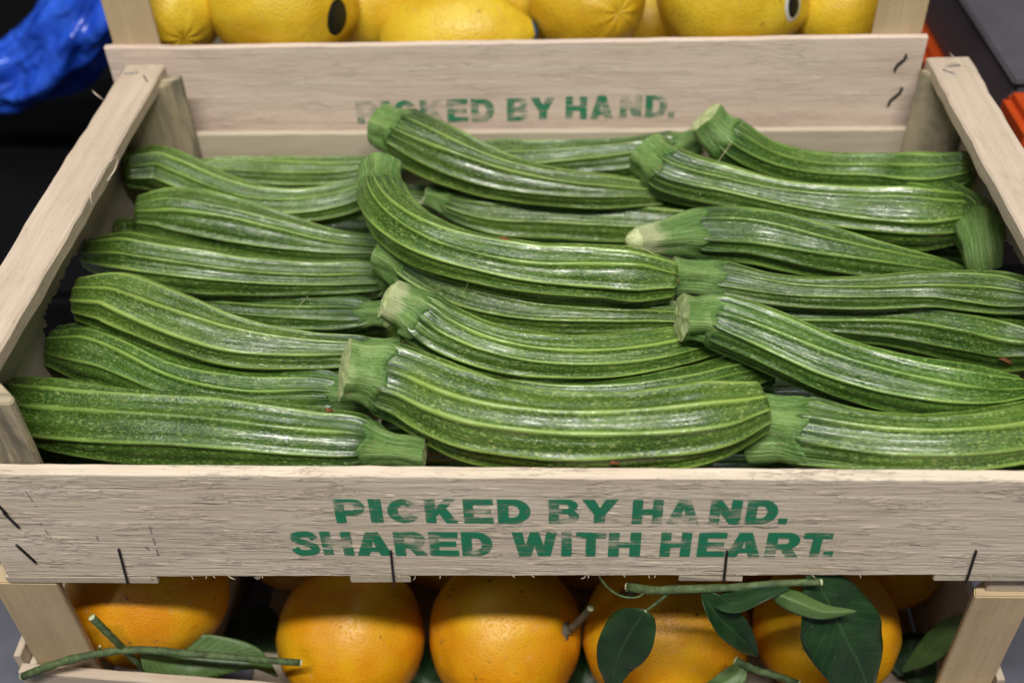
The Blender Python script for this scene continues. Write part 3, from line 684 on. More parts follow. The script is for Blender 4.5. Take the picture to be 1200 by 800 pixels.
ZUC = [
  ('thick straight zucchini lying along the front board, running up to a stained corner post', 'zucchini in the top of the crate', 0.122, 0.00, [(2418,306,-152,93),(2336,315,-147,96),(2253,324,-143,97),(2171,337,-139,112),(2087,354,-136,149),(1838,362,-126,176),(1671,372,-122,188),(1417,392,-116,199),(1246,406,-115,204),(987,427,-114,208),(811,445,-115,208),(540,495,-118,207),(353,542,-122,209),(64,621,-129,170)]),
  ('bent zucchini squeezed behind the thick straight one at the front board', 'zucchini in the top of the crate', 0.105, 0.00, [(2083,782,-202,99),(2010,797,-212,106),(1936,810,-221,112),(1863,825,-229,122),(1789,840,-237,134),(1570,851,-255,148),(1425,853,-263,150),(1203,879,-269,158),(1053,907,-269,164),(826,973,-263,174),(672,1040,-255,184),(439,1133,-237,190),(287,1170,-221,192),(68,1185,-190,130)]),
  ('humped zucchini whose swollen end almost touches the torn hand hole, dipping to a thin neck', 'zucchini in the top of the crate', 0.092, 0.00, [(2204,1091,-128,92),(2135,1074,-123,96),(2065,1059,-118,99),(1995,1050,-113,104),(1925,1045,-107,109),(1713,1031,-90,120),(1572,1031,-78,129),(1357,1045,-60,149),(1212,1071,-46,161),(991,1146,-26,178),(840,1205,-12,185),(610,1302,11,193),(456,1360,26,185),(237,1368,50,130)]),
  ('short dark zucchini half buried between two larger ones, only its top stripe and stem visible', 'zucchini in the top of the crate', 0.101, 0.00, [(2017,1693,-343,89),(1965,1704,-352,92),(1914,1714,-361,95),(1863,1723,-368,104),(1811,1732,-375,116),(1658,1750,-392,130),(1556,1759,-399,130),(1404,1769,-405,132),(1303,1773,-405,133),(1154,1777,-400,131),(1054,1779,-393,128),(908,1779,-376,119),(813,1772,-362,106),(674,1752,-334,98)]),
  ('zucchini with its blossom end resting beside the torn edge of the hand hole', 'zucchini in the top of the crate', 0.080, 0.00, [(2143,1998,-316,98),(2066,1983,-302,97),(1990,1971,-289,101),(1913,1966,-276,116),(1836,1955,-263,124),(1612,1902,-226,124),(1463,1875,-203,126),(1238,1845,-171,132),(1088,1836,-152,139),(859,1838,-125,160),(704,1850,-109,171),(466,1890,-88,180),(303,1929,-75,177),(61,1964,-59,105)]),
  ('zucchini sloping down from a square blunt end, second in front of the stained rear post', 'zucchini in the top of the crate', 0.095, 0.00, [(2115,2279,-300,83),(2047,2277,-290,87),(1979,2276,-281,91),(1912,2275,-271,97),(1844,2273,-261,103),(1643,2259,-233,114),(1508,2265,-213,127),(1303,2292,-184,153),(1167,2316,-165,167),(960,2358,-136,184),(822,2381,-117,189),(614,2409,-88,196),(478,2417,-69,184),(285,2384,-40,124)]),
  ('S curved zucchini with its blunt end against the stained rear post', 'zucchini in the top of the crate', 0.099, 0.00, [(1963,2968,-154,100),(1896,2933,-163,103),(1830,2896,-171,107),(1766,2853,-177,114),(1705,2805,-182,123),(1501,2718,-190,133),(1357,2693,-190,133),(1138,2684,-180,137),(989,2700,-168,139),(766,2763,-141,148),(616,2824,-116,157),(393,2904,-71,172),(250,2935,-35,174),(71,2836,29,129)]),
  ('slim pale zucchini lying flat along the low rear board beside the stained post', 'zucchini in the top of the crate', 0.089, 0.00, [(1957,3258,-200,64),(1898,3256,-206,71),(1840,3251,-211,79),(1783,3236,-217,92),(1727,3220,-221,105),(1553,3198,-233,127),(1434,3197,-239,131),(1253,3205,-244,130),(1132,3210,-246,129),(952,3218,-245,126),(832,3225,-242,122),(654,3223,-235,114),(538,3214,-228,107),(370,3180,-214,80)]),
  ('small dark zucchini tip peeping out beneath the square ended one at the side panel', 'zucchini in the top of the crate', 0.157, 0.00, [(1175,2478,-387,85),(1124,2503,-403,86),(1074,2525,-417,86),(1024,2545,-429,87),(974,2567,-439,91),(825,2634,-460,114),(731,2656,-465,120),(598,2661,-458,118),(514,2652,-445,115),(395,2630,-412,111),(320,2608,-381,110),(219,2556,-320,103),(160,2506,-271,92),(85,2407,-184,82)]),
  ('largest zucchini, curved like a smile, with a broad cut stem behind the front board', 'zucchini in the top of the crate', 0.087, 0.05, [(1975,628,163,177),(2057,636,137,188),(2139,641,111,198),(2220,631,86,202),(2302,612,62,205),(2542,480,26,221),(2703,397,19,226),(2953,324,15,217),(3119,296,16,212),(3367,283,24,212),(3532,289,34,211),(3777,316,55,213),(3938,349,73,203),(4179,408,106,134)]),
  ('zucchini bowed along the back of the largest curved one, only its upper side showing', 'zucchini in the top of the crate', 0.080, 0.00, [(2107,1126,-285,104),(2197,1082,-275,107),(2285,1038,-266,112),(2372,990,-257,121),(2457,948,-249,128),(2711,849,-227,136),(2877,790,-215,138),(3121,730,-200,137),(3283,716,-192,137),(3525,727,-184,136),(3686,755,-181,138),(3930,829,-181,138),(4093,904,-182,133),(4344,1001,-189,93)]),
  ('zucchini with a broad pale yellow cut stem face and a brown petal scrap on it', 'zucchini in the top of the crate', 0.088, 0.25, [(2162,1150,228,124),(2226,1138,191,141),(2289,1125,153,155),(2348,1102,115,161),(2408,1082,75,162),(2616,999,24,155),(2762,944,16,148),(2980,905,2,140),(3128,905,-9,136),(3349,928,-28,132),(3498,958,-42,132),(3724,1027,-66,127),(3876,1090,-84,119),(4110,1185,-113,88)]),
  ('zucchini with a rounded grey green stem just behind the pale yellow cut stem', 'zucchini in the top of the crate', 0.108, 0.00, [(2018,1946,-37,157),(2087,1901,-49,168),(2156,1856,-61,178),(2222,1807,-73,182),(2286,1752,-85,176),(2490,1617,-107,163),(2628,1548,-116,155),(2839,1481,-128,144),(2979,1455,-135,138),(3191,1444,-146,132),(3333,1444,-152,128),(3545,1451,-161,129),(3686,1460,-166,125),(3897,1459,-173,92)]),
  ('strongly hooked zucchini whose stem bends up towards the rear board', 'zucchini in the top of the crate', 0.086, 0.00, [(1954,2454,261,149),(1972,2315,251,152),(1995,2184,242,154),(2039,2067,232,158),(2096,1968,222,165),(2302,1749,199,167),(2450,1660,187,162),(2676,1581,170,162),(2827,1545,158,164),(3052,1519,140,169),(3203,1522,127,175),(3430,1525,109,177),(3581,1523,97,177),(3806,1513,78,122)]),
  ('long straight zucchini with a tiny pointed stem lying behind the hooked one', 'zucchini in the top of the crate', 0.076, 0.00, [(2189,2749,-141,73),(2265,2737,-161,87),(2342,2721,-179,102),(2417,2698,-196,121),(2494,2677,-212,136),(2726,2644,-252,168),(2883,2651,-271,174),(3122,2664,-292,177),(3281,2664,-299,180),(3518,2658,-299,181),(3675,2645,-293,177),(3907,2608,-275,171),(4059,2572,-256,155),(4278,2492,-217,102)]),
  ('zucchini leaning up with its stem covering part of the stamped word on the rear crate', 'zucchini in the top of the crate', 0.081, 0.00, [(1865,3150,190,160),(1939,3106,177,178),(2013,3062,165,194),(2086,3016,152,201),(2158,2972,140,205),(2374,2848,104,203),(2518,2775,82,188),(2734,2692,49,163),(2879,2659,29,150),(3100,2632,0,134),(3247,2625,-19,127),(3470,2633,-45,123),(3619,2642,-61,110),(3844,2651,-84,74)]),
  ('dark zucchini lying straight along the rear board below the stamped full stop', 'zucchini in the top of the crate', 0.092, 0.00, [(4143,3151,53,99),(4084,3147,30,109),(4024,3141,8,120),(3963,3138,-12,127),(3901,3136,-31,133),(3712,3142,-79,147),(3583,3150,-103,154),(3386,3170,-128,159),(3253,3184,-138,160),(3052,3189,-141,158),(2919,3179,-136,161),(2720,3152,-116,167),(2589,3122,-96,150),(2396,3058,-55,93)]),
  ('zucchini with a smooth curved up stem rising in front of the rear board', 'zucchini in the top of the crate', 0.094, 0.00, [(4142,3014,325,131),(4188,2993,273,145),(4236,2968,225,157),(4294,2958,180,162),(4358,2954,138,160),(4561,2946,34,137),(4706,2952,-19,131),(4927,2962,-73,127),(5075,2971,-93,128),(5291,2964,-97,132),(5422,2922,-83,140),(5600,2815,-36,159),(5711,2746,11,152),(5867,2656,107,129)]),
  ('thick zucchini with a wide flared stem and a square cut off looking blossom end', 'zucchini in the top of the crate', 0.083, 0.00, [(3754,2836,144,172),(3807,2750,128,175),(3862,2674,114,176),(3932,2633,99,170),(4006,2607,86,164),(4236,2555,49,149),(4386,2511,29,144),(4609,2448,3,144),(4760,2416,-11,152),(4987,2378,-27,170),(5137,2355,-34,181),(5363,2326,-39,205),(5513,2312,-40,200),(5739,2303,-35,168)]),
  ('zucchini with a pointed whitish cut stem tip sticking out over the others', 'zucchini in the top of the crate', 0.181, 1.00, [(3629,1937,60,82),(3709,1968,50,105),(3789,1998,39,127),(3869,2028,29,145),(3950,2059,19,158),(4194,2105,-13,176),(4355,2114,-33,178),(4586,2082,-64,178),(4737,2047,-85,173),(4965,2006,-116,158),(5116,1981,-137,142),(5347,1957,-168,116),(5504,1948,-189,97),(5740,1941,-220,48)]),
  ('long zucchini with a flat square stem, running straight to the side panel', 'zucchini in the top of the crate', 0.126, 0.00, [(3852,1678,-32,128),(3938,1678,-41,127),(4024,1678,-48,127),(4108,1671,-54,124),(4190,1653,-59,119),(4432,1586,-65,104),(4593,1554,-63,99),(4836,1530,-50,103),(4996,1514,-34,105),(5232,1497,-2,110),(5381,1469,27,112),(5586,1382,79,128),(5711,1307,121,129),(5881,1177,193,84)]),
  ('fat dark zucchini below the long square stemmed one, with a reddish scar near its end', 'zucchini in the top of the crate', 0.101, 0.00, [(4075,1621,-226,92),(4153,1613,-235,92),(4231,1604,-243,93),(4308,1594,-249,100),(4386,1585,-254,110),(4620,1570,-263,124),(4774,1557,-263,129),(5002,1533,-254,137),(5149,1509,-242,143),(5355,1439,-215,156),(5483,1373,-191,168),(5659,1255,-146,176),(5765,1163,-110,176),(5920,1041,-47,121)]),
  ('zucchini lying diagonally on top of the others with a cut pale stem and glossy stripe', 'zucchini in the top of the crate', 0.091, 0.00, [(3832,1048,180,137),(3906,1059,167,143),(3980,1067,154,149),(4050,1054,141,155),(4116,1031,129,159),(4308,941,102,164),(4429,869,90,165),(4607,765,73,165),(4731,711,63,165),(4920,649,51,163),(5049,620,44,161),(5246,593,36,155),(5382,591,32,140),(5593,618,29,80)]),
  ('zucchini at the front board with a big fuzzy light green stem', 'zucchini in the top of the crate', 0.148, 0.00, [(4215,500,-161,207),(4274,476,-144,204),(4333,455,-128,203),(4391,433,-113,200),(4448,409,-99,193),(4614,331,-62,174),(4725,288,-43,169),(4897,251,-22,165),(5014,240,-13,164),(5196,245,-6,167),(5322,261,-7,169),(5518,308,-16,176),(5655,350,-27,172),(5868,423,-50,124)]),
  ('zucchini pointing its torn fibrous stem forward beside the side panel', 'zucchini in the top of the crate', 0.150, 0.00, [(5807,1848,-100,105),(5797,1902,-40,130),(5803,1987,-10,148),(5836,2219,-30,155),(5620,2680,-140,155),(5400,2850,-320,155),(5000,2920,-460,150),(4550,2930,-520,150),(4300,2930,-540,110)]),
  ('zucchini with a brownish blossom end hidden behind the hooked stem', 'zucchini in the top of the crate', 0.141, 0.00, [(3356,3021,-345,88),(3307,3029,-348,92),(3257,3037,-350,95),(3208,3044,-352,98),(3159,3048,-354,102),(3010,3052,-357,115),(2911,3050,-357,121),(2763,3042,-355,126),(2664,3035,-351,129),(2517,3021,-343,131),(2418,3012,-336,129),(2272,3001,-322,124),(2174,2996,-310,116),(2028,2996,-291,86)]),
  ('dark zucchini deep in the gap beside the torn fibrous stem', 'zucchini in the top of the crate', 0.149, 0.00, [(4926,2388,-404,95),(4961,2383,-402,97),(4996,2378,-401,100),(5031,2374,-400,103),(5066,2371,-399,106),(5173,2367,-396,115),(5244,2364,-396,118),(5351,2359,-396,118),(5422,2358,-397,117),(5531,2362,-400,121),(5604,2367,-402,124),(5714,2372,-407,120),(5786,2371,-412,106),(5894,2367,-419,95)]),
  ('shaded zucchini lying under the diagonal one, only a thin stripe showing', 'zucchini in the top of the crate', 0.118, 0.00, [(4189,1041,-443,103),(4251,1034,-440,102),(4314,1027,-438,100),(4377,1020,-435,102),(4439,1012,-433,110),(4623,983,-426,122),(4744,963,-422,122),(4927,942,-416,123),(5050,936,-413,126),(5236,934,-409,131),(5361,938,-407,131),(5551,957,-404,137),(5678,970,-403,129),(5864,972,-402,88)]),
  ('zucchini at the bottom under the big fuzzy stem, only a sliver above the front board', 'zucchini in the top of the crate', 0.109, 0.00, [(3835,455,-455,77),(3883,454,-453,78),(3932,452,-451,79),(3980,451,-450,82),(4028,450,-448,87),(4172,448,-444,94),(4268,447,-442,95),(4412,447,-440,98),(4508,447,-440,100),(4652,448,-440,100),(4749,450,-441,97),(4893,453,-443,91),(4990,456,-445,81),(5135,462,-450,59)]),
  ('zucchini in deep shade beneath the thick straight one at the front board', 'zucchini in the top of the crate', 0.113, 0.00, [(1408,460,-457,79),(1357,469,-458,81),(1306,477,-460,83),(1256,482,-461,88),(1207,483,-462,98),(1058,491,-464,110),(958,499,-465,109),(808,507,-464,111),(708,511,-463,111),(559,517,-461,111),(459,523,-458,110),(309,532,-453,113),(208,539,-449,105),(56,554,-441,75)]),
  ('zucchini of the bottom layer, mostly hidden under the others', 'zucchini of the bottom layer', 0.150, 0.00, [(277,450,-697,119),(341,452,-697,139),(404,455,-697,159),(468,457,-697,179),(532,459,-697,184),(724,466,-697,184),(852,470,-696,184),(1044,476,-694,183),(1172,480,-693,183),(1364,485,-691,183),(1492,488,-689,183),(1684,493,-686,183),(1812,495,-684,178),(2004,499,-680,147)]),
  ('zucchini of the bottom layer, mostly hidden under the others', 'zucchini of the bottom layer', 0.150, 0.00, [(1854,941,-660,115),(1794,942,-660,134),(1734,942,-660,154),(1673,943,-660,173),(1613,944,-660,177),(1432,946,-660,177),(1312,947,-660,177),(1131,949,-660,177),(1011,950,-660,177),(830,952,-660,177),(710,954,-660,177),(529,956,-660,177),(408,957,-660,173),(228,959,-660,143)]),
  ('zucchini of the bottom layer, mostly hidden under the others', 'zucchini of the bottom layer', 0.150, 0.00, [(1979,1390,-588,119),(1912,1399,-598,139),(1846,1407,-607,159),(1779,1415,-616,179),(1713,1423,-624,184),(1513,1440,-644,185),(1380,1449,-654,185),(1181,1458,-666,185),(1049,1460,-670,186),(854,1459,-673,186),(724,1455,-671,186),(533,1445,-665,185),(407,1435,-657,180),(222,1415,-642,149)]),
  ('zucchini of the bottom layer, mostly hidden under the others', 'zucchini of the bottom layer', 0.150, 0.00, [(270,1895,-644,121),(331,1904,-649,141),(392,1912,-653,161),(454,1919,-657,181),(516,1926,-661,186),(704,1943,-669,187),(831,1951,-671,187),(1024,1958,-671,187),(1153,1960,-668,187),(1348,1959,-660,186),(1479,1955,-652,186),(1676,1944,-636,185),(1807,1934,-622,180),(2003,1913,-598,148)]),
  ('zucchini of the bottom layer, mostly hidden under the others', 'zucchini of the bottom layer', 0.150, 0.00, [(1998,2441,-688,119),(1936,2444,-688,139),(1873,2446,-687,158),(1810,2449,-687,178),(1748,2452,-687,183),(1560,2462,-686,183),(1434,2469,-687,183),(1246,2480,-688,183),(1120,2488,-689,183),(931,2500,-691,183),(805,2509,-692,183),(615,2523,-696,183),(488,2533,-698,179),(297,2549,-702,148)]),
  ('zucchini of the bottom layer, mostly hidden under the others', 'zucchini of the bottom layer', 0.150, 0.00, [(466,2963,-645,117),(521,2970,-650,137),(577,2977,-654,157),(632,2984,-658,176),(689,2989,-661,181),(859,3003,-668,181),(974,3008,-670,181),(1148,3012,-670,181),(1265,3011,-667,181),(1441,3004,-660,181),(1559,2997,-653,181),(1737,2981,-639,180),(1855,2967,-627,175),(2033,2942,-606,144)]),
  ('zucchini of the bottom layer, mostly hidden under the others', 'zucchini of the bottom layer', 0.150, 0.00, [(2043,330,-564,121),(2103,343,-576,142),(2164,356,-588,163),(2225,368,-599,183),(2286,379,-609,189),(2472,410,-635,190),(2598,427,-648,190),(2788,449,-663,191),(2916,460,-670,191),(3108,472,-674,191),(3237,477,-673,191),(3429,480,-666,191),(3556,478,-658,186),(3746,472,-640,153)]),
  ('zucchini of the bottom layer, mostly hidden under the others', 'zucchini of the bottom layer', 0.150, 0.00, [(3754,944,-660,119),(3693,944,-660,139),(3632,945,-660,158),(3571,945,-660,178),(3510,946,-660,183),(3326,947,-660,183),(3204,948,-660,183),(3020,949,-660,183),(2898,950,-660,183),(2715,952,-660,183),(2593,953,-660,183),(2409,954,-660,183),(2287,955,-660,178),(2103,956,-660,147)]),
  ('zucchini of the bottom layer, mostly hidden under the others', 'zucchini of the bottom layer', 0.150, 0.00, [(2048,1528,-716,125),(2114,1518,-708,146),(2179,1509,-700,166),(2244,1500,-693,187),(2309,1491,-686,192),(2503,1469,-670,191),(2630,1458,-661,191),(2821,1444,-652,190),(2948,1438,-649,190),(3138,1432,-648,190),(3264,1431,-650,190),(3454,1434,-656,190),(3581,1439,-663,186),(3773,1450,-677,154)]),
  ('zucchini of the bottom layer, mostly hidden under the others', 'zucchini of the bottom layer', 0.150, 0.00, [(3818,1976,-706,126),(3753,1968,-697,147),(3688,1960,-688,168),(3623,1953,-681,188),(3559,1947,-674,193),(3368,1934,-657,192),(3241,1930,-650,192),(3052,1930,-645,192),(2926,1934,-645,192),(2736,1947,-651,192),(2609,1960,-659,192),(2416,1987,-677,193),(2287,2009,-692,189),(2089,2048,-721,157)]),
  ('zucchini of the bottom layer, mostly hidden under the others', 'zucchini of the bottom layer', 0.150, 0.00, [(3760,2427,-641,114),(3700,2434,-647,134),(3639,2441,-652,153),(3579,2447,-657,172),(3518,2452,-661,177),(3335,2463,-670,177),(3212,2466,-673,177),(3028,2466,-672,177),(2906,2461,-669,177),(2723,2450,-660,177),(2601,2438,-651,176),(2421,2415,-633,176),(2302,2396,-618,171),(2126,2361,-591,140)]),
  ('zucchini of the bottom layer, mostly hidden under the others', 'zucchini of the bottom layer', 0.150, 0.00, [(2176,3031,-706,128),(2236,3024,-699,149),(2296,3018,-693,171),(2355,3012,-687,192),(2414,3007,-681,196),(2590,2995,-668,196),(2707,2990,-660,196),(2882,2987,-653,195),(2998,2988,-651,195),(3171,2995,-650,195),(3287,3002,-652,195),(3461,3017,-658,195),(3578,3031,-664,191),(3753,3056,-677,158)]),
  ('zucchini of the bottom layer, mostly hidden under the others', 'zucchini of the bottom layer', 0.150, 0.00, [(5717,477,-642,117),(5660,478,-647,137),(5603,480,-653,157),(5545,481,-658,176),(5487,482,-662,181),(5312,483,-674,182),(5194,482,-681,182),(5015,479,-689,182),(4895,476,-692,182),(4714,469,-696,183),(4593,463,-696,183),(4410,453,-695,183),(4288,444,-692,178),(4105,430,-686,147)]),
  ('zucchini of the bottom layer, mostly hidden under the others', 'zucchini of the bottom layer', 0.150, 0.00, [(4055,959,-689,118),(4118,962,-690,138),(4181,964,-691,158),(4244,966,-692,177),(4307,968,-693,182),(4495,974,-695,182),(4621,978,-695,182),(4810,982,-696,182),(4936,985,-695,182),(5124,988,-694,182),(5249,990,-693,182),(5436,991,-691,182),(5561,992,-689,177),(5747,993,-685,147)]),
  ('zucchini of the bottom layer, mostly hidden under the others', 'zucchini of the bottom layer', 0.150, 0.00, [(4108,1490,-660,123),(4170,1487,-660,143),(4232,1484,-660,164),(4294,1481,-660,184),(4356,1478,-660,189),(4543,1469,-660,189),(4667,1463,-660,189),(4853,1454,-660,189),(4977,1449,-660,189),(5163,1440,-660,189),(5288,1434,-660,189),(5474,1425,-660,189),(5598,1419,-660,184),(5784,1410,-660,153)]),
  ('zucchini of the bottom layer, mostly hidden under the others', 'zucchini of the bottom layer', 0.150, 0.00, [(5724,1909,-652,125),(5662,1914,-654,146),(5600,1919,-657,167),(5537,1924,-659,187),(5475,1928,-660,193),(5287,1940,-664,193),(5161,1946,-666,193),(4971,1953,-666,193),(4844,1956,-664,193),(4652,1959,-660,193),(4525,1959,-657,192),(4333,1957,-649,192),(4205,1954,-642,187),(4014,1947,-631,154)]),
  ('zucchini of the bottom layer, mostly hidden under the others', 'zucchini of the bottom layer', 0.150, 0.00, [(4113,2424,-656,127),(4174,2427,-657,148),(4234,2430,-658,169),(4295,2433,-659,190),(4355,2435,-660,195),(4536,2443,-662,195),(4657,2448,-664,196),(4839,2455,-666,196),(4960,2460,-667,196),(5141,2466,-668,196),(5262,2470,-669,196),(5444,2476,-670,196),(5564,2479,-670,191),(5745,2484,-670,158)]),
  ('zucchini of the bottom layer, mostly hidden under the others', 'zucchini of the bottom layer', 0.150, 0.00, [(3969,2965,-658,124),(4032,2968,-658,145),(4095,2971,-658,165),(4158,2974,-659,186),(4221,2976,-659,191),(4409,2984,-660,191),(4534,2989,-660,191),(4723,2997,-660,191),(4848,3002,-660,191),(5036,3009,-660,191),(5162,3013,-660,191),(5350,3020,-660,191),(5475,3024,-660,186),(5663,3030,-659,154)])]
for i, (label, group, sf, style, ctrl) in enumerate(ZUC):
    make_zucchini([(a / 1e4, b / 1e4, c / 1e4, d / 1e4) for a, b, c, d in ctrl], sf, label, group, 100 + i * 7, style, *((70, 40) if 'bottom layer' in group else (160, 92)))

# scraps and fibres lying on the zucchini
def scrap(name, p, L_, w, ang, label):
    vs = []; fs = []
    n = 6
    for i in range(n):
        f = i / (n - 1); ww = w * math.sin(math.pi * (0.12 + 0.8 * f)); x = (f - .5) * L_; z = 0.0008 * math.sin(f * 5) + 0.0006
        for sgn in (-1, 1):
            vs.append((p[0] + x * math.cos(ang) - sgn * ww * math.sin(ang), p[1] + x * math.sin(ang) + sgn * ww * math.cos(ang), p[2] + z + 0.0005 * sgn))
    for i in range(n - 1): fs.append((2 * i, 2 * i + 1, 2 * i + 3, 2 * i + 2))
    me = mesh_from(vs, fs, sm=True)
    bm = bmesh.new(); bm.from_mesh(me); bmesh.ops.solidify(bm, geom=bm.faces[:], thickness=0.0004); bm.to_mesh(me); bm.free()
    o = link(name, me, CRUMB); root_at_base(o, p); return tag(o, label, "petal scrap", "dried blossom scraps")

SCRAPS = [((0.2175, 0.1303, 0.0181), 0.006, 0.0016, 1.2, 'orange brown petal scrap stuck on the pale yellow cut stem'), ((0.2816, 0.1601, 0.0314), 0.006, 0.0011, 0.1, 'rust brown petal scrap on the zucchini with the tiny stem'), ((0.1901, 0.0441, 0.0022), 0.004, 0.0012, 0.6, 'tiny rust scrap on the thick straight zucchini'), ((0.3422, 0.0071, 0.0028), 0.005, 0.001, 0.3, 'thin rust scrap low on the largest zucchini'), ((0.5687, 0.1001, -0.0111), 0.007, 0.0014, -0.4, 'reddish brown scrap on the fat dark zucchini')]
for p, L_, w, a, lb_ in SCRAPS: scrap("petal_scrap", p, L_, w, a, lb_)
FIBRES = [([(0.4307, 0.2806, 0.0246), (0.419, 0.2604, 0.0199), (0.4072, 0.2427, 0.0072)], 'pale dry fibre bridging two zucchini near the smooth curved stem'), ([(0.137, 0.1636, -0.0404), (0.1444, 0.1692, -0.0294), (0.1517, 0.1766, -0.0245)], 'pale dry fibre across the half buried short zucchini'), ([(0.2567, 0.1472, 0.0012), (0.2581, 0.1456, 0.0076), (0.2595, 0.1446, 0.0119)], 'short dry fibre on the zucchini behind the pale cut stem'), ([(0.3581, 0.1589, 0.0264), (0.365, 0.1552, 0.0276), (0.372, 0.1527, 0.0247)], 'fine hair hanging from the pointed whitish stem tip')]
for pts, lb_ in FIBRES:
    c = catmull(pts, 16)
    o = link("plant_fibre", tube([tuple(p) for p in c], 0.00022, 5), STRAW); root_at_base(o, pts[0])
    tag(o, lb_, "fibre", "loose plant fibres")

# ------------------------------------------------------------------ citrus fruit
def fruit(name, c, rx, ry, rz, mat, label, cat, group, axis=(0, 0, 1), seed=0, lumps=0.015, nipple=0.0, crease=None, calyx=True, furrow=0.0):
    """one fruit; axis = where its stem end points"""
    rr_ = random.Random(seed); q = Vector(axis).to_track_quat('Z', 'Y'); nu, nv = 72, 48; vs = []; fs = []
    ox = rr_.uniform(0, 50)
    def radius(d):
        m = 1 + lumps * mnoise.noise((d.x * 1.3 + ox, d.y * 1.3, d.z * 1.3)) + lumps * 0.5 * mnoise.noise((d.x * 3.4 + ox, d.y * 3.4, d.z * 3.4))
        al = math.acos(max(-1, min(1, d.z)))
        m -= 0.05 * math.exp(-(al / 0.16) ** 2)
        ph = math.atan2(d.y, d.x)
        m -= furrow * abs(math.sin(ph * 4.5 + ox)) * math.exp(-(al / 0.55) ** 2)
        if nipple: m += nipple * math.exp(-((math.pi - al) / 0.30) ** 2) + 0.45 * nipple * math.exp(-(al / 0.35) ** 2)
        if crease is not None:
            dd = (ph - crease + math.pi) % (2 * math.pi) - math.pi; m -= 0.010 * math.exp(-(dd / 0.05) ** 2) * math.sin(al)
        return m
    for i in range(nv + 1):
        al = math.pi * i / nv
        for k in range(nu):
            ph = 2 * math.pi * k / nu; d = Vector((math.sin(al) * math.cos(ph), math.sin(al) * math.sin(ph), math.cos(al)))
            m = radius(d); v = q @ Vector((d.x * rx * m, d.y * ry * m, d.z * rz * m)); vs.append(Vector(c) + v)
            if i in (0, nv): pass
    for i in range(nv):
        for k in range(nu):
            a, b = i * nu + k, i * nu + (k + 1) % nu
            fs.append((a, a + nu, b + nu, b))
    me = bpy.data.meshes.new("m"); me.from_pydata([tuple(v) for v in vs], [], fs)
    bm = bmesh.new(); bm.from_mesh(me); bmesh.ops.remove_doubles(bm, verts=bm.verts, dist=1e-6); bmesh.ops.recalc_face_normals(bm, faces=bm.faces); bm.to_mesh(me); bm.free()
    smooth(me)
    zb = min(v[2] for v in vs)
    root = empty(name, (c[0], c[1], zb), label, cat, group)
    link("peel", me, mat, root)
    pole = Vector(c) + q @ Vector((0, 0, rz * radius(Vector((0, 0, 1)))))
    ax = q @ Vector((0, 0, 1))
    if calyx:
        vs2, fs2 = [], []; n = 20
        for j, (rad_, h_) in enumerate(((0.0062, -0.0004), (0.0058, 0.0008), (0.0032, 0.0014), (0.0026, 0.0030), (0.0004, 0.0031))):
            for k in range(n):
                a = 2 * math.pi * k / n; w = rad_ * (1 + (0.22 * math.cos(5 * a) if j < 2 else 0))
                vs2.append(pole + q @ Vector((math.cos(a) * w, math.sin(a) * w, h_)))
        for j in range(4):
            for k in range(n): fs2.append((j * n + k, j * n + (k + 1) % n, (j + 1) * n + (k + 1) % n, (j + 1) * n + k))
        link("calyx", mesh_from(vs2, fs2, sm=True), TWIG_BROWN, root)
    return root, (root, q, radius, (rx, ry, rz), Vector(c))
def on_fruit(info, d, lift):
    root, q, radius, r3, c = info; dl = q.inverted() @ Vector(d).normalized()
    e = 1 / math.sqrt((dl.x / r3[0]) ** 2 + (dl.y / r3[1]) ** 2 + (dl.z / r3[2]) ** 2); loc = dl * e
    u = Vector((loc.x / r3[0], loc.y / r3[1], loc.z / r3[2])); m = radius(u)
    return c + q @ (loc * m) + Vector(d).normalized() * lift
def sticker(info, d, w, h, up, mat, name="sticker", lift=0.0004):
    d = Vector(d).normalized(); a = d.cross(Vector(up)).normalized(); b = a.cross(d).normalized()
    vs = [on_fruit(info, d, lift)]; fs = []; n = 28; r = info[3][0]
    for j in range(1, 6):
        for k in range(n):
            t = 2 * math.pi * k / n; dd = d + a * (math.cos(t) * w * j / 5 / r) + b * (math.sin(t) * h * j / 5 / r)
            vs.append(on_fruit(info, dd, lift if j < 5 else lift * 0.3))
    for k in range(n): fs.append((0, 1 + k, 1 + (k + 1) % n))
    for j in range(4):
        for k in range(n): fs.append((1 + j * n + k, 1 + (j + 1) * n + k, 1 + (j + 1) * n + (k + 1) % n, 1 + j * n + (k + 1) % n))
    return link(name, mesh_from(vs, fs, sm=True), mat, info[0])

# ---- orange crate under the zucchini
OC = empty("fruit_crate", (0.29, 0.17, -0.302), "pale wooden crate of oranges standing underneath the zucchini crate", "crate")
def oc_top(x):
    k = [(-0.03, -0.1735), (0.0, -0.1770), (0.134, -0.1925), (0.30, -0.204), (0.45, -0.199), (0.56, -0.1865), (0.61, -0.183)]
    for (a, za), (b, zb_) in zip(k, k[1:]):
        if x <= b: return za + (zb_ - za) * (x - a) / (b - a)
    return k[-1][1]
plank("front_board", 0, -0.0205, 0.604, -0.292, -0.18, -0.0085, -0.0015, WOOD_PALE, OC, top_fn=oc_top, seed=40)
plank("back_board", 0, -0.0205, 0.604, -0.292, -0.18, 0.338, 0.344, WOOD_VENEER, OC, seed=41)
prism("corner_post", [(-0.0135, 0.0005), (0.0255, 0.0005), (0.0235, 0.007), (-0.0135, 0.034)], -0.296, -0.0952, WOOD_POST, OC)
prism("corner_post", [(-0.0135, 0.310), (0.0235, 0.333), (0.0255, 0.337), (-0.0135, 0.337)], -0.296, -0.0952, WOOD_POST, OC)
rp = [(0.5450, 0.0005), (0.5775, 0.0005), (0.5775, 0.030), (0.5470, 0.007)]
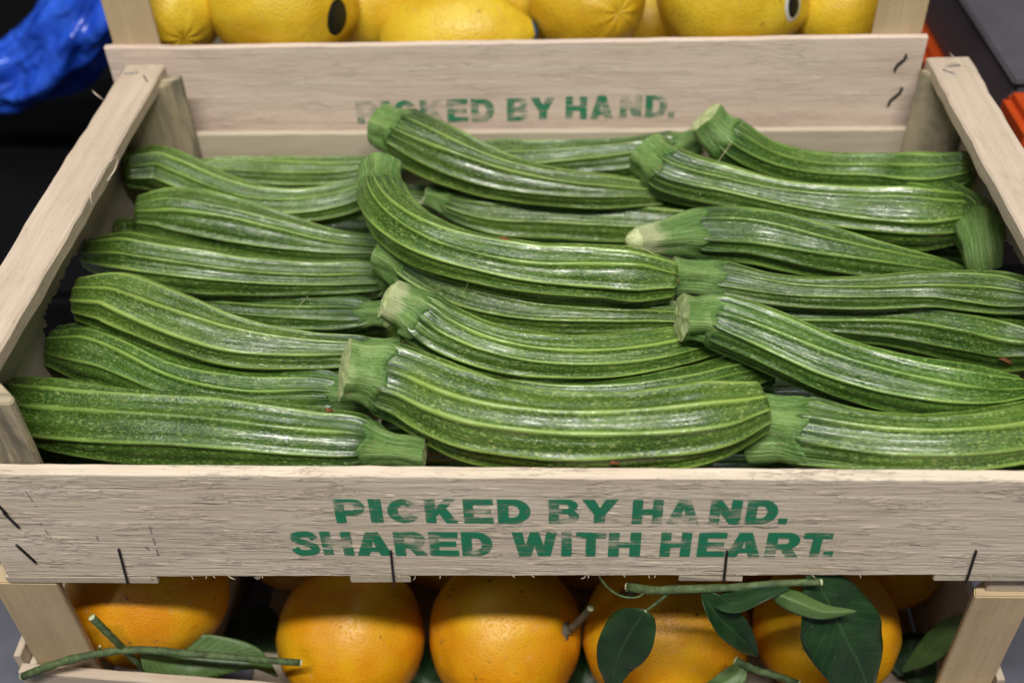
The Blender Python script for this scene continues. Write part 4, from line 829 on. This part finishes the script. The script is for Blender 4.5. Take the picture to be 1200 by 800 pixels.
prism("corner_post", rp, -0.296, -0.0975, WOOD_POST, OC)
prism("corner_post", [(0.547, 0.333), (0.5775, 0.310), (0.5775, 0.337), (0.545, 0.337)], -0.296, -0.0975, WOOD_POST, OC)
plank("rail", 1, 0.004, 0.342, 0.552, 0.612, -0.0968, -0.0845, WOOD_PALE, OC, seed=44)
plank("side_panel", 1, 0.001, 0.337, -0.0205, -0.0155, -0.292, -0.182, WOOD_VENEER, OC, seed=45)
plank("side_panel", 1, 0.001, 0.337, 0.580, 0.585, -0.292, -0.182, WOOD_VENEER, OC, seed=46)
for i in range(6):
    xa = -0.018 + i * 0.103
    plank("floor_slat", 1, 0.0, 0.337, xa + 0.006, xa + 0.080, -0.302, -0.2855, WOOD_VENEER, OC, seed=50 + i)
plank("side_board", 1, 0.0, 0.34, -0.0260, -0.0215, -0.20, -0.170, WOOD_PALE, OC, seed=57)

ORG = [
  ('a', (0.0414, 0.058, -0.1799), 0.0523, (-0.3, 0.6, 0.7), 'orange beside the tan post, a forked twig lying across it', None, True),
  ('b', (0.1705, 0.058, -0.2327), 0.0521, (-0.465, -0.719, 0.517), 'orange with the long green twig attached to its side', None, False),
  ('c', (0.2773, 0.058, -0.2271), 0.0532, (0.829, -0.247, 0.502), 'orange with a short cut stem stub and a faint seam', 2.2, True),
  ('d', (0.3868, 0.06, -0.2266), 0.0565, (-0.469, 0.013, 0.883), 'orange with a leafy twig growing from its top', 1.0, True),
  ('e', (0.4916, 0.056, -0.2132), 0.0478, (0.2, 0.8, 0.5), 'orange half covered by a big dark green leaf', None, True),
  ('s', (0.118, 0.15, -0.225), 0.0505, (0.1, 0.7, 0.7), 'shaded orange seen through the gap behind the twig orange', None, False),
  ('s', (0.226, 0.158, -0.23), 0.0510, (0.1, 0.7, 0.7), 'shaded orange in the second row between twig orange and stem stub orange', None, False),
  ('s', (0.335, 0.16, -0.228), 0.0515, (0.1, 0.7, 0.7), 'shaded orange in the second row behind the stem stub orange', None, False),
  ('s', (0.443, 0.16, -0.23), 0.0510, (0.1, 0.7, 0.7), 'shaded orange in the second row behind the leafy twig', None, False),
  ('s', (0.545, 0.125, -0.215), 0.0440, (0.1, 0.7, 0.7), 'shaded orange in the gap beside the square post', None, False)]
OINFO = []
for (nm, c, r, ax, label, cr_, cal) in ORG:
    _, inf = fruit("orange", c, r, r, r * 0.97, ORANGE, label, "orange", "oranges in the lower crate", ax, seed=len(OINFO) + 3, lumps=0.035, crease=cr_, calyx=cal)
    OINFO.append(inf)

# ---- twigs and leaves among the oranges
def twig(parent, pts, r0, r1, mat, name="branch"):
    c = catmull(pts, 26); rad = []
    for i in range(26):
        f = i / 25; rad.append((r0 * (1 - f) + r1 * f) * 0.85 * (1 + 0.22 * mnoise.noise((i * 0.9, r0 * 1e4, 0))))
    o = link(name, tube([tuple(p) for p in c], rad, 9), mat, parent)
    for e, ii in ((c[0], 0), (c[-1], -1)):
        t = Vector(c[0] - c[1]).normalized() if ii == 0 else Vector(c[-1] - c[-2]).normalized()
        link("cut_end", tube([Vector(e) - t * 0.0004, Vector(e) + t * 0.0006, Vector(e) + t * 0.0010], [rad[ii] * 1.02, rad[ii] * 0.98, rad[ii] * 0.5], 9), TWIG_CUT, o)
    return o
def leaf(parent, pts, width, face, mat, name="leaf", fold=0.25, curl=0.0, tipf=0.62, thick=0.00045, wave=0.03, seed=0):
    """blade along pts; face = the way its upper side looks; fold lifts both halves, curl rolls the rim back"""
    c = catmull(pts, 26); vs = []; fs = []; nw = 12; n = len(c)
    L_ = np.linalg.norm(np.diff(c, axis=0), axis=1).sum()
    for i in range(n):
        f = i / (n - 1)
        w = width * (math.sin(math.pi * min(1, f ** tipf)) ** 0.95 if 0 < f < 1 else 0.0) + 0.0006
        t = Vector(c[min(i + 1, n - 1)] - c[max(i - 1, 0)]).normalized()
        nn = Vector(face); nn = (nn - t * nn.dot(t)).normalized(); sd = t.cross(nn)
        for k in range(nw + 1):
            x = 2 * k / nw - 1
            h = abs(x) * fold * w - curl * w * (abs(x) ** 2.2) + w * wave * 8 * mnoise.noise((f * 5, x * 1.4 + seed, seed)) * abs(x)
            sx = x * (1 - 0.35 * curl * abs(x))
            vs.append(Vector(c[i]) + sd * (sx * w) + nn * h)
    for i in range(n - 1):
        for k in range(nw):
            a = i * (nw + 1) + k; fs.append((a, a + 1, a + nw + 2, a + nw + 1))
    uvf = lambda poly, vi, li: ((vi % (nw + 1)) / nw, (vi // (nw + 1)) / (n - 1))
    me = mesh_from(vs, fs, uvf, True)
    o = link(name, me, mat, parent)
    md = o.modifiers.new("thickness", 'SOLIDIFY'); md.thickness = thick; md.offset = 0
    return o
TW = empty("orange_twig", (0.0521, -0.004, -0.156), "thin forked green twig lying across the crate edge in front of the oranges", "twig")
twig(TW, [(-0.0149, -0.013, -0.1716), (0.0055, -0.0115, -0.1612), (0.0254, -0.006, -0.1591), (0.0502, -0.001, -0.1598), (0.0888, 0.004, -0.1713), (0.1245, 0.006, -0.1793), (0.1503, 0.01, -0.1888)], 0.0030, 0.0026, TWIG)
twig(TW, [(0.0368, 0.0, -0.1274), (0.0443, -0.002, -0.1437), (0.0478, 0.001, -0.1667), (0.0507, 0.006, -0.1959)], 0.0027, 0.0022, TWIG, "side_branch")
twig(TW, [(0.0351, -0.003, -0.1534), (0.0335, -0.003, -0.1589), (0.0341, -0.003, -0.1627)], 0.0009, 0.0006, TWIG, "bud")
leaf(TW, [(0.053, 0.004, -0.1741), (0.0659, 0.012, -0.1903), (0.0899, 0.02, -0.1983), (0.1163, 0.022, -0.2048), (0.1289, 0.018, -0.2183)], 0.0144, (0.1,-0.6,0.75), LEAF_PALE, fold=0.15, seed=1)
TR = empty("orange_twig", (0.3827, -0.003, -0.0887), "leafy woody twig hanging below the printed front board over the oranges", "twig")
twig(TR, [(0.3534, 0.006, -0.0993), (0.3643, 0.0, -0.094), (0.3825, -0.004, -0.0873), (0.4102, -0.005, -0.0838), (0.4374, -0.005, -0.0794), (0.4562, -0.006, -0.0769)], 0.0032, 0.0022, TWIG)
twig(TR, [(0.3771, -0.003, -0.0888), (0.3701, -0.004, -0.0987), (0.3633, -0.005, -0.1064)], 0.0012, 0.0010, TWIG, "leaf_stalk")
leaf(TR, [(0.3632, -0.005, -0.1056), (0.3568, -0.0055, -0.1226), (0.3499, -0.006, -0.1482), (0.3453, -0.006, -0.1925)], 0.0158, (-0.1,-0.8,0.6), LEAF, fold=0.3, curl=0.25, wave=0.05, seed=2)
leaf(TR, [(0.3926, -0.006, -0.0867), (0.401, -0.01, -0.1008), (0.4139, -0.012, -0.1174), (0.4296, -0.01, -0.1426)], 0.0083, (0.5,-0.7,0.5), LEAF, fold=0.9, seed=3)
leaf(TR, [(0.3996, -0.006, -0.0961), (0.4106, -0.009, -0.0924), (0.4234, -0.01, -0.0836), (0.4396, -0.007, -0.0805)], 0.0053, (-0.1,-0.5,0.9), LEAF, fold=0.7, seed=4)
leaf(TR, [(0.4524, 0.004, -0.0767), (0.4624, -0.003, -0.0951), (0.4759, -0.01, -0.1216), (0.4903, -0.013, -0.1515), (0.5032, -0.012, -0.1874)], 0.0247, (0.3,-0.75,0.55), LEAF, fold=0.15, curl=0.2, tipf=0.8, seed=5, wave=0.04)
leaf(TR, [(0.4306, -0.008, -0.0832), (0.4443, -0.012, -0.0867), (0.4586, -0.014, -0.0922), (0.4765, -0.013, -0.0933)], 0.0062, (0.1,-0.6,0.8), LEAF_PALE, fold=-0.5, curl=0.3, seed=6)
twig(TR, [(0.3371, 0.004, -0.0881), (0.3415, 0.002, -0.0948), (0.3493, 0.0, -0.0999), (0.3587, -0.002, -0.0977), (0.3633, -0.001, -0.0934)], 0.0008, 0.0007, TWIG, "leaf_stalk")
TS = empty("orange_stem_stub", (0.3268, 0.01, -0.1384), "short grey brown stem stub with a pale cut end on an orange", "stem")
twig(TS, [(0.3214, 0.0444, -0.2006), (0.3267, 0.0384, -0.182), (0.3338, 0.0324, -0.1583)], 0.0030, 0.0026, TWIG_BROWN)
HL = empty("fallen_leaf", (0.5617, 0.05, -0.2254), "long bent green leaf hanging in the gap beside the square post", "leaf")
leaf(HL, [(0.5771, 0.055, -0.1952), (0.5687, 0.05, -0.2073), (0.5589, 0.048, -0.2274), (0.5485, 0.05, -0.2538)], 0.008, (-0.4,-0.5,0.8), LEAF_PALE, name="blade", fold=0.2, seed=7)
HM = empty("fallen_leaf", (0.5659, 0.06, -0.2728), "dark leaf lying flat low in the gap under the long bent leaf", "leaf")
leaf(HM, [(0.5491, 0.075, -0.2754), (0.5676, 0.07, -0.2692), (0.5884, 0.065, -0.2748), (0.6095, 0.06, -0.2939)], 0.018, (-0.2,-0.6,0.8), LEAF, name="blade", fold=0.1, seed=8)
HN = empty("orange_twig", (0.4383, 0.0, -0.1739), "dark twig end lying low between two front oranges", "twig")
twig(HN, [(0.4238, 0.012, -0.183), (0.435, 0.006, -0.1827), (0.4474, 0.002, -0.1826), (0.4608, 0.0, -0.1876)], 0.0030, 0.0024, TWIG)
leaf(HN, [(0.4278, 0.01, -0.1836), (0.4231, 0.004, -0.1855), (0.4141, 0.0, -0.1889), (0.4016, 0.0, -0.1951)], 0.0063, (0.0,-0.7,0.7), LEAF_PALE, fold=0.2, seed=9)
HO = empty("fallen_leaf", (0.2209, 0.05, -0.2659), "dark leaf in the gap between the twig orange and the stem stub orange", "leaf")
leaf(HO, [(0.2257, 0.075, -0.2703), (0.2211, 0.062, -0.272), (0.2167, 0.05, -0.2726), (0.2065, 0.04, -0.2889)], 0.0157, (0.1,-0.7,0.7), LEAF, name="blade", fold=0.25, seed=10)
HP = empty("fallen_leaf", (0.3315, 0.05, -0.2629), "dark leaf standing in the gap beside the stem stub orange", "leaf")
leaf(HP, [(0.3356, 0.075, -0.2698), (0.3335, 0.06, -0.2681), (0.3304, 0.05, -0.2717), (0.3232, 0.04, -0.2854)], 0.0143, (0.1,-0.7,0.7), LEAF, name="blade", fold=0.25, seed=12)
HQ = empty("fallen_leaf", (0.0975, 0.07, -0.2516), "dark leaf deep in the gap behind the forked twig", "leaf")
leaf(HQ, [(0.0791, 0.1, -0.264), (0.0864, 0.09, -0.271), (0.0926, 0.08, -0.2835), (0.0959, 0.07, -0.3018)], 0.0213, (0.1,-0.7,0.7), LEAF, name="blade", fold=0.2, seed=14)

# ---- lemon crate behind
LC = empty("fruit_crate", (0.28, 0.47, -0.062), "pinkish wooden crate of lemons behind the zucchini, green stamped front board", "crate")
lb = plank("front_board", 0, -0.0153, 0.5713, -0.058, 0.064, 0.352, 0.3575, WOOD_PINK, LC, seed=60, top_fn=lambda x: 0.0622 + 0.0032 * (x / 0.57) + 0.0014 * (1 if x < 0.022 else 0))
lettering(LINE1, 0.35165, -0.0337, -0.0005, 0.0192, 0.0165, 0.20, INK_WORN, lb)
lettering(LINE2, 0.35165, -0.0337, -0.0290, 0.0200, 0.0165, 0.17, INK_WORN, lb)
prism("corner_post", [(-0.0105, 0.3580), (0.0245, 0.3580), (0.0225, 0.364), (-0.0105, 0.393)], -0.055, 0.20, WOOD_POST, LC)
prism("corner_post", [(0.5335, 0.3580), (0.5685, 0.3580), (0.5685, 0.393), (0.5355, 0.364)], -0.055, 0.20, WOOD_POST, LC)
prism("corner_post", [(-0.0105, 0.66), (0.0225, 0.69), (0.0245, 0.696), (-0.0105, 0.696)], -0.055, 0.20, WOOD_POST, LC)
prism("corner_post", [(0.5355, 0.69), (0.5685, 0.66), (0.5685, 0.696), (0.5335, 0.696)], -0.055, 0.20, WOOD_POST, LC)
plank("back_board", 0, -0.0153, 0.5713, -0.058, 0.064, 0.697, 0.7025, WOOD_PINK, LC, seed=61)
plank("side_panel", 1, 0.358, 0.697, -0.0150, -0.0110, -0.058, 0.060, WOOD_VENEER, LC, seed=62)
plank("side_panel", 1, 0.358, 0.697, 0.5690, 0.5710, -0.058, 0.060, WOOD_VENEER, LC, seed=63)
plank("rail", 1, 0.358, 0.70, -0.013, 0.018, 0.201, 0.211, WOOD_PALE, LC, seed=64)
plank("rail", 1, 0.358, 0.70, 0.540, 0.570, 0.201, 0.211, WOOD_PALE, LC, seed=65)
for i in range(6):
    xa = -0.012 + i * 0.098
    plank("floor_slat", 1, 0.3595, 0.694, xa + 0.004, xa + 0.075, 0.003, 0.008, WOOD_VENEER, LC, seed=70 + i)
for p0, p1 in (((0.5586, 0.3513, 0.0523), (0.5534, 0.3513, 0.0399)), ((0.561, 0.3513, 0.0263), (0.5542, 0.3513, 0.0119)),):
    staple(lb, p0, p1, 0.0010, wig=0.0012)
LEM = [
  ('B', (0.1038, 0.412, 0.0687), 0.0516, 0.0568, (-1, 0.2, 0.1), 'big lemon with a plain black oval sticker on its peel', 0.000),
  ('D', (0.235, 0.402, 0.043), 0.0376, 0.0584, (-1, 0.05, -0.1), 'low lemon with a small blue sticker near its end', 0.000),
  ('F', (0.4413, 0.414, 0.0715), 0.0520, 0.0551, (-1, 0.3, 0.2), 'big bright lemon with a white ringed black sticker', 0.000),
  ('E', (0.3346, 0.42, 0.0649), 0.0425, 0.0464, (0.45, -0.8, 0.15), 'lemon with its puckered stem end facing out beside the blue stickered one', 0.018),
  ('A', (0.0199, 0.412, 0.0684), 0.0389, 0.0428, (0.35, -0.8, -0.2), 'shaded lemon beside the rear crate post, dimpled end facing out', 0.020),
  ('C', (0.1648, 0.455, 0.0486), 0.0421, 0.0462, (0.9, 0.2, 0.1), 'lemon behind, between the black stickered and the blue stickered lemon', 0.000),
  ('G', (0.5278, 0.425, 0.0575), 0.0412, 0.0451, (0.9, 0.3, 0.1), 'lemon with no sticker beside the plain rear crate post', 0.000),
  ('H', (0.3881, 0.475, 0.0178), 0.0350, 0.0392, (0.9, 0.3, 0.1), 'lemon low in the shade behind the white ringed one', 0.000),
  ('I', (0.2751, 0.48, 0.0389), 0.0417, 0.0445, (0.9, 0.3, 0.1), 'lemon in the second row behind the blue stickered one', 0.000)]
LINFO = []
for (nm, c, r, rl, ax, label, fur) in LEM:
    _, inf = fruit("lemon", c, r, r, rl, LEMON, label, "lemon", "lemons in the rear crate", ax, seed=60 + len(LINFO), lumps=0.03, nipple=0.07, calyx=False, furrow=fur)
    LINFO.append(inf)
sticker(LINFO[0], (0.85, -0.526, 0.03), 0.0088, 0.0125, (0.55, 0.1, 0.85), STICKER_BLACK)
s1 = sticker(LINFO[1], (0.999, 0.026, -0.024), 0.0075, 0.0105, (0.1, 0, 1), STICKER_BLUE)
s2 = sticker(LINFO[2], (0.709, -0.695, 0.12), 0.0085, 0.0120, (-0.3, 0, 1), STICKER_WHITE)
sticker(LINFO[2], (0.709, -0.695, 0.12), 0.0060, 0.0090, (-0.3, 0, 1), STICKER_BLACK, "sticker_print", 0.0009)

# ---- what stands around
o = link("display_riser", box_mesh(0.029, 0.529, 0.368, 0.688, -0.3015, 0.0028, 0.004), BLACK); root_at_base(o, (0.28, 0.54, -0.3015))
tag(o, "black block under the lemon crate", "riser")
o = link("storage_box", box_mesh(-0.75, -0.035, 0.33, 1.10, -0.3015, -0.15, 0.008), BLACK); root_at_base(o, (-0.4, 0.7, -0.3015))
tag(o, "matt black box beside the crates with a blue bag lying on it", "box")
GB = empty("stacking_tray", (0.8, 0.66, -0.062), "dark grey plastic tray standing on the orange plastic crate", "tray")
link("tray_wall", box_mesh(0.6685, 0.95, 0.412, 0.95, -0.0625, -0.004, 0.003), GREYBOX, GB)
link("rim", box_mesh(0.6655, 0.955, 0.409, 0.955, -0.0045, 0.0, 0.0018), GREYBOX, GB)
OB = empty("plastic_crate", (0.8, 0.6, -0.1), "orange plastic crate beside the zucchini, under the dark grey tray", "crate")
link("crate_wall", box_mesh(0.653, 0.97, 0.338, 0.97, -0.1000, -0.0632, 0.006), ORANGEBOX, OB)
link("corner_block", box_mesh(0.656, 0.76, 0.340, 0.404, -0.0640, -0.004, 0.006), ORANGEBOX, OB)
o = link("storage_box", box_mesh(0.625, 1.0, 0.30, 1.0, -0.3015, -0.1005, 0.008), BLACK); root_at_base(o, (0.8, 0.65, -0.3015))
tag(o, "matt black box under the orange plastic crate", "box")
def bag():
    pts = [(-0.305, 0.56, -0.0935, 0.0199), (-0.2376, 0.56, -0.0713, 0.0343), (-0.1729, 0.56, -0.0515, 0.0418), (-0.1269, 0.56, -0.0204, 0.0441), (-0.0877, 0.56, 0.0199, 0.0398), (-0.061, 0.56, 0.0618, 0.0223)]
    c = catmull(pts, 46); P = c[:, :3]; T, Fm = frames(P); rings = []; na = 96
    for i in range(len(P)):
        a, b = Fm[i]; r = c[i, 3]; out = []
        for k in range(na):
            th = 2 * math.pi * k / na
            f = 1 + 0.34 * mnoise.noise((math.cos(th) * 1.6, math.sin(th) * 1.6, i * 0.09)) + 0.30 * abs(mnoise.noise((math.cos(th) * 2.6, math.sin(th) * 2.6, i * 0.13 + 3))) - 0.14 * abs(mnoise.noise((math.cos(th) * 5.5, math.sin(th) * 5.5, i * 0.22 + 7)))
            p = Vector(P[i]) + a * (math.cos(th) * r * f) + b * (math.sin(th) * r * f * 0.75)
            if p.z < -0.1495: p.z = -0.1495
            out.append(p)
        rings.append(out)
    vs = [p for r_ in rings for p in r_]; fs = []
    for i in range(len(rings) - 1):
        for k in range(na): fs.append((i * na + k, i * na + (k + 1) % na, (i + 1) * na + (k + 1) % na, (i + 1) * na + k))
    fs.append(tuple(range(na))[::-1]); fs.append(tuple((len(rings) - 1) * na + k for k in range(na)))
    o = link("plastic_bag", mesh_from(vs, fs, sm=True), BAGMAT); root_at_base(o, tuple(P[0]))
    return tag(o, "crumpled shiny blue plastic bag lying on the black box", "bag")
bag()
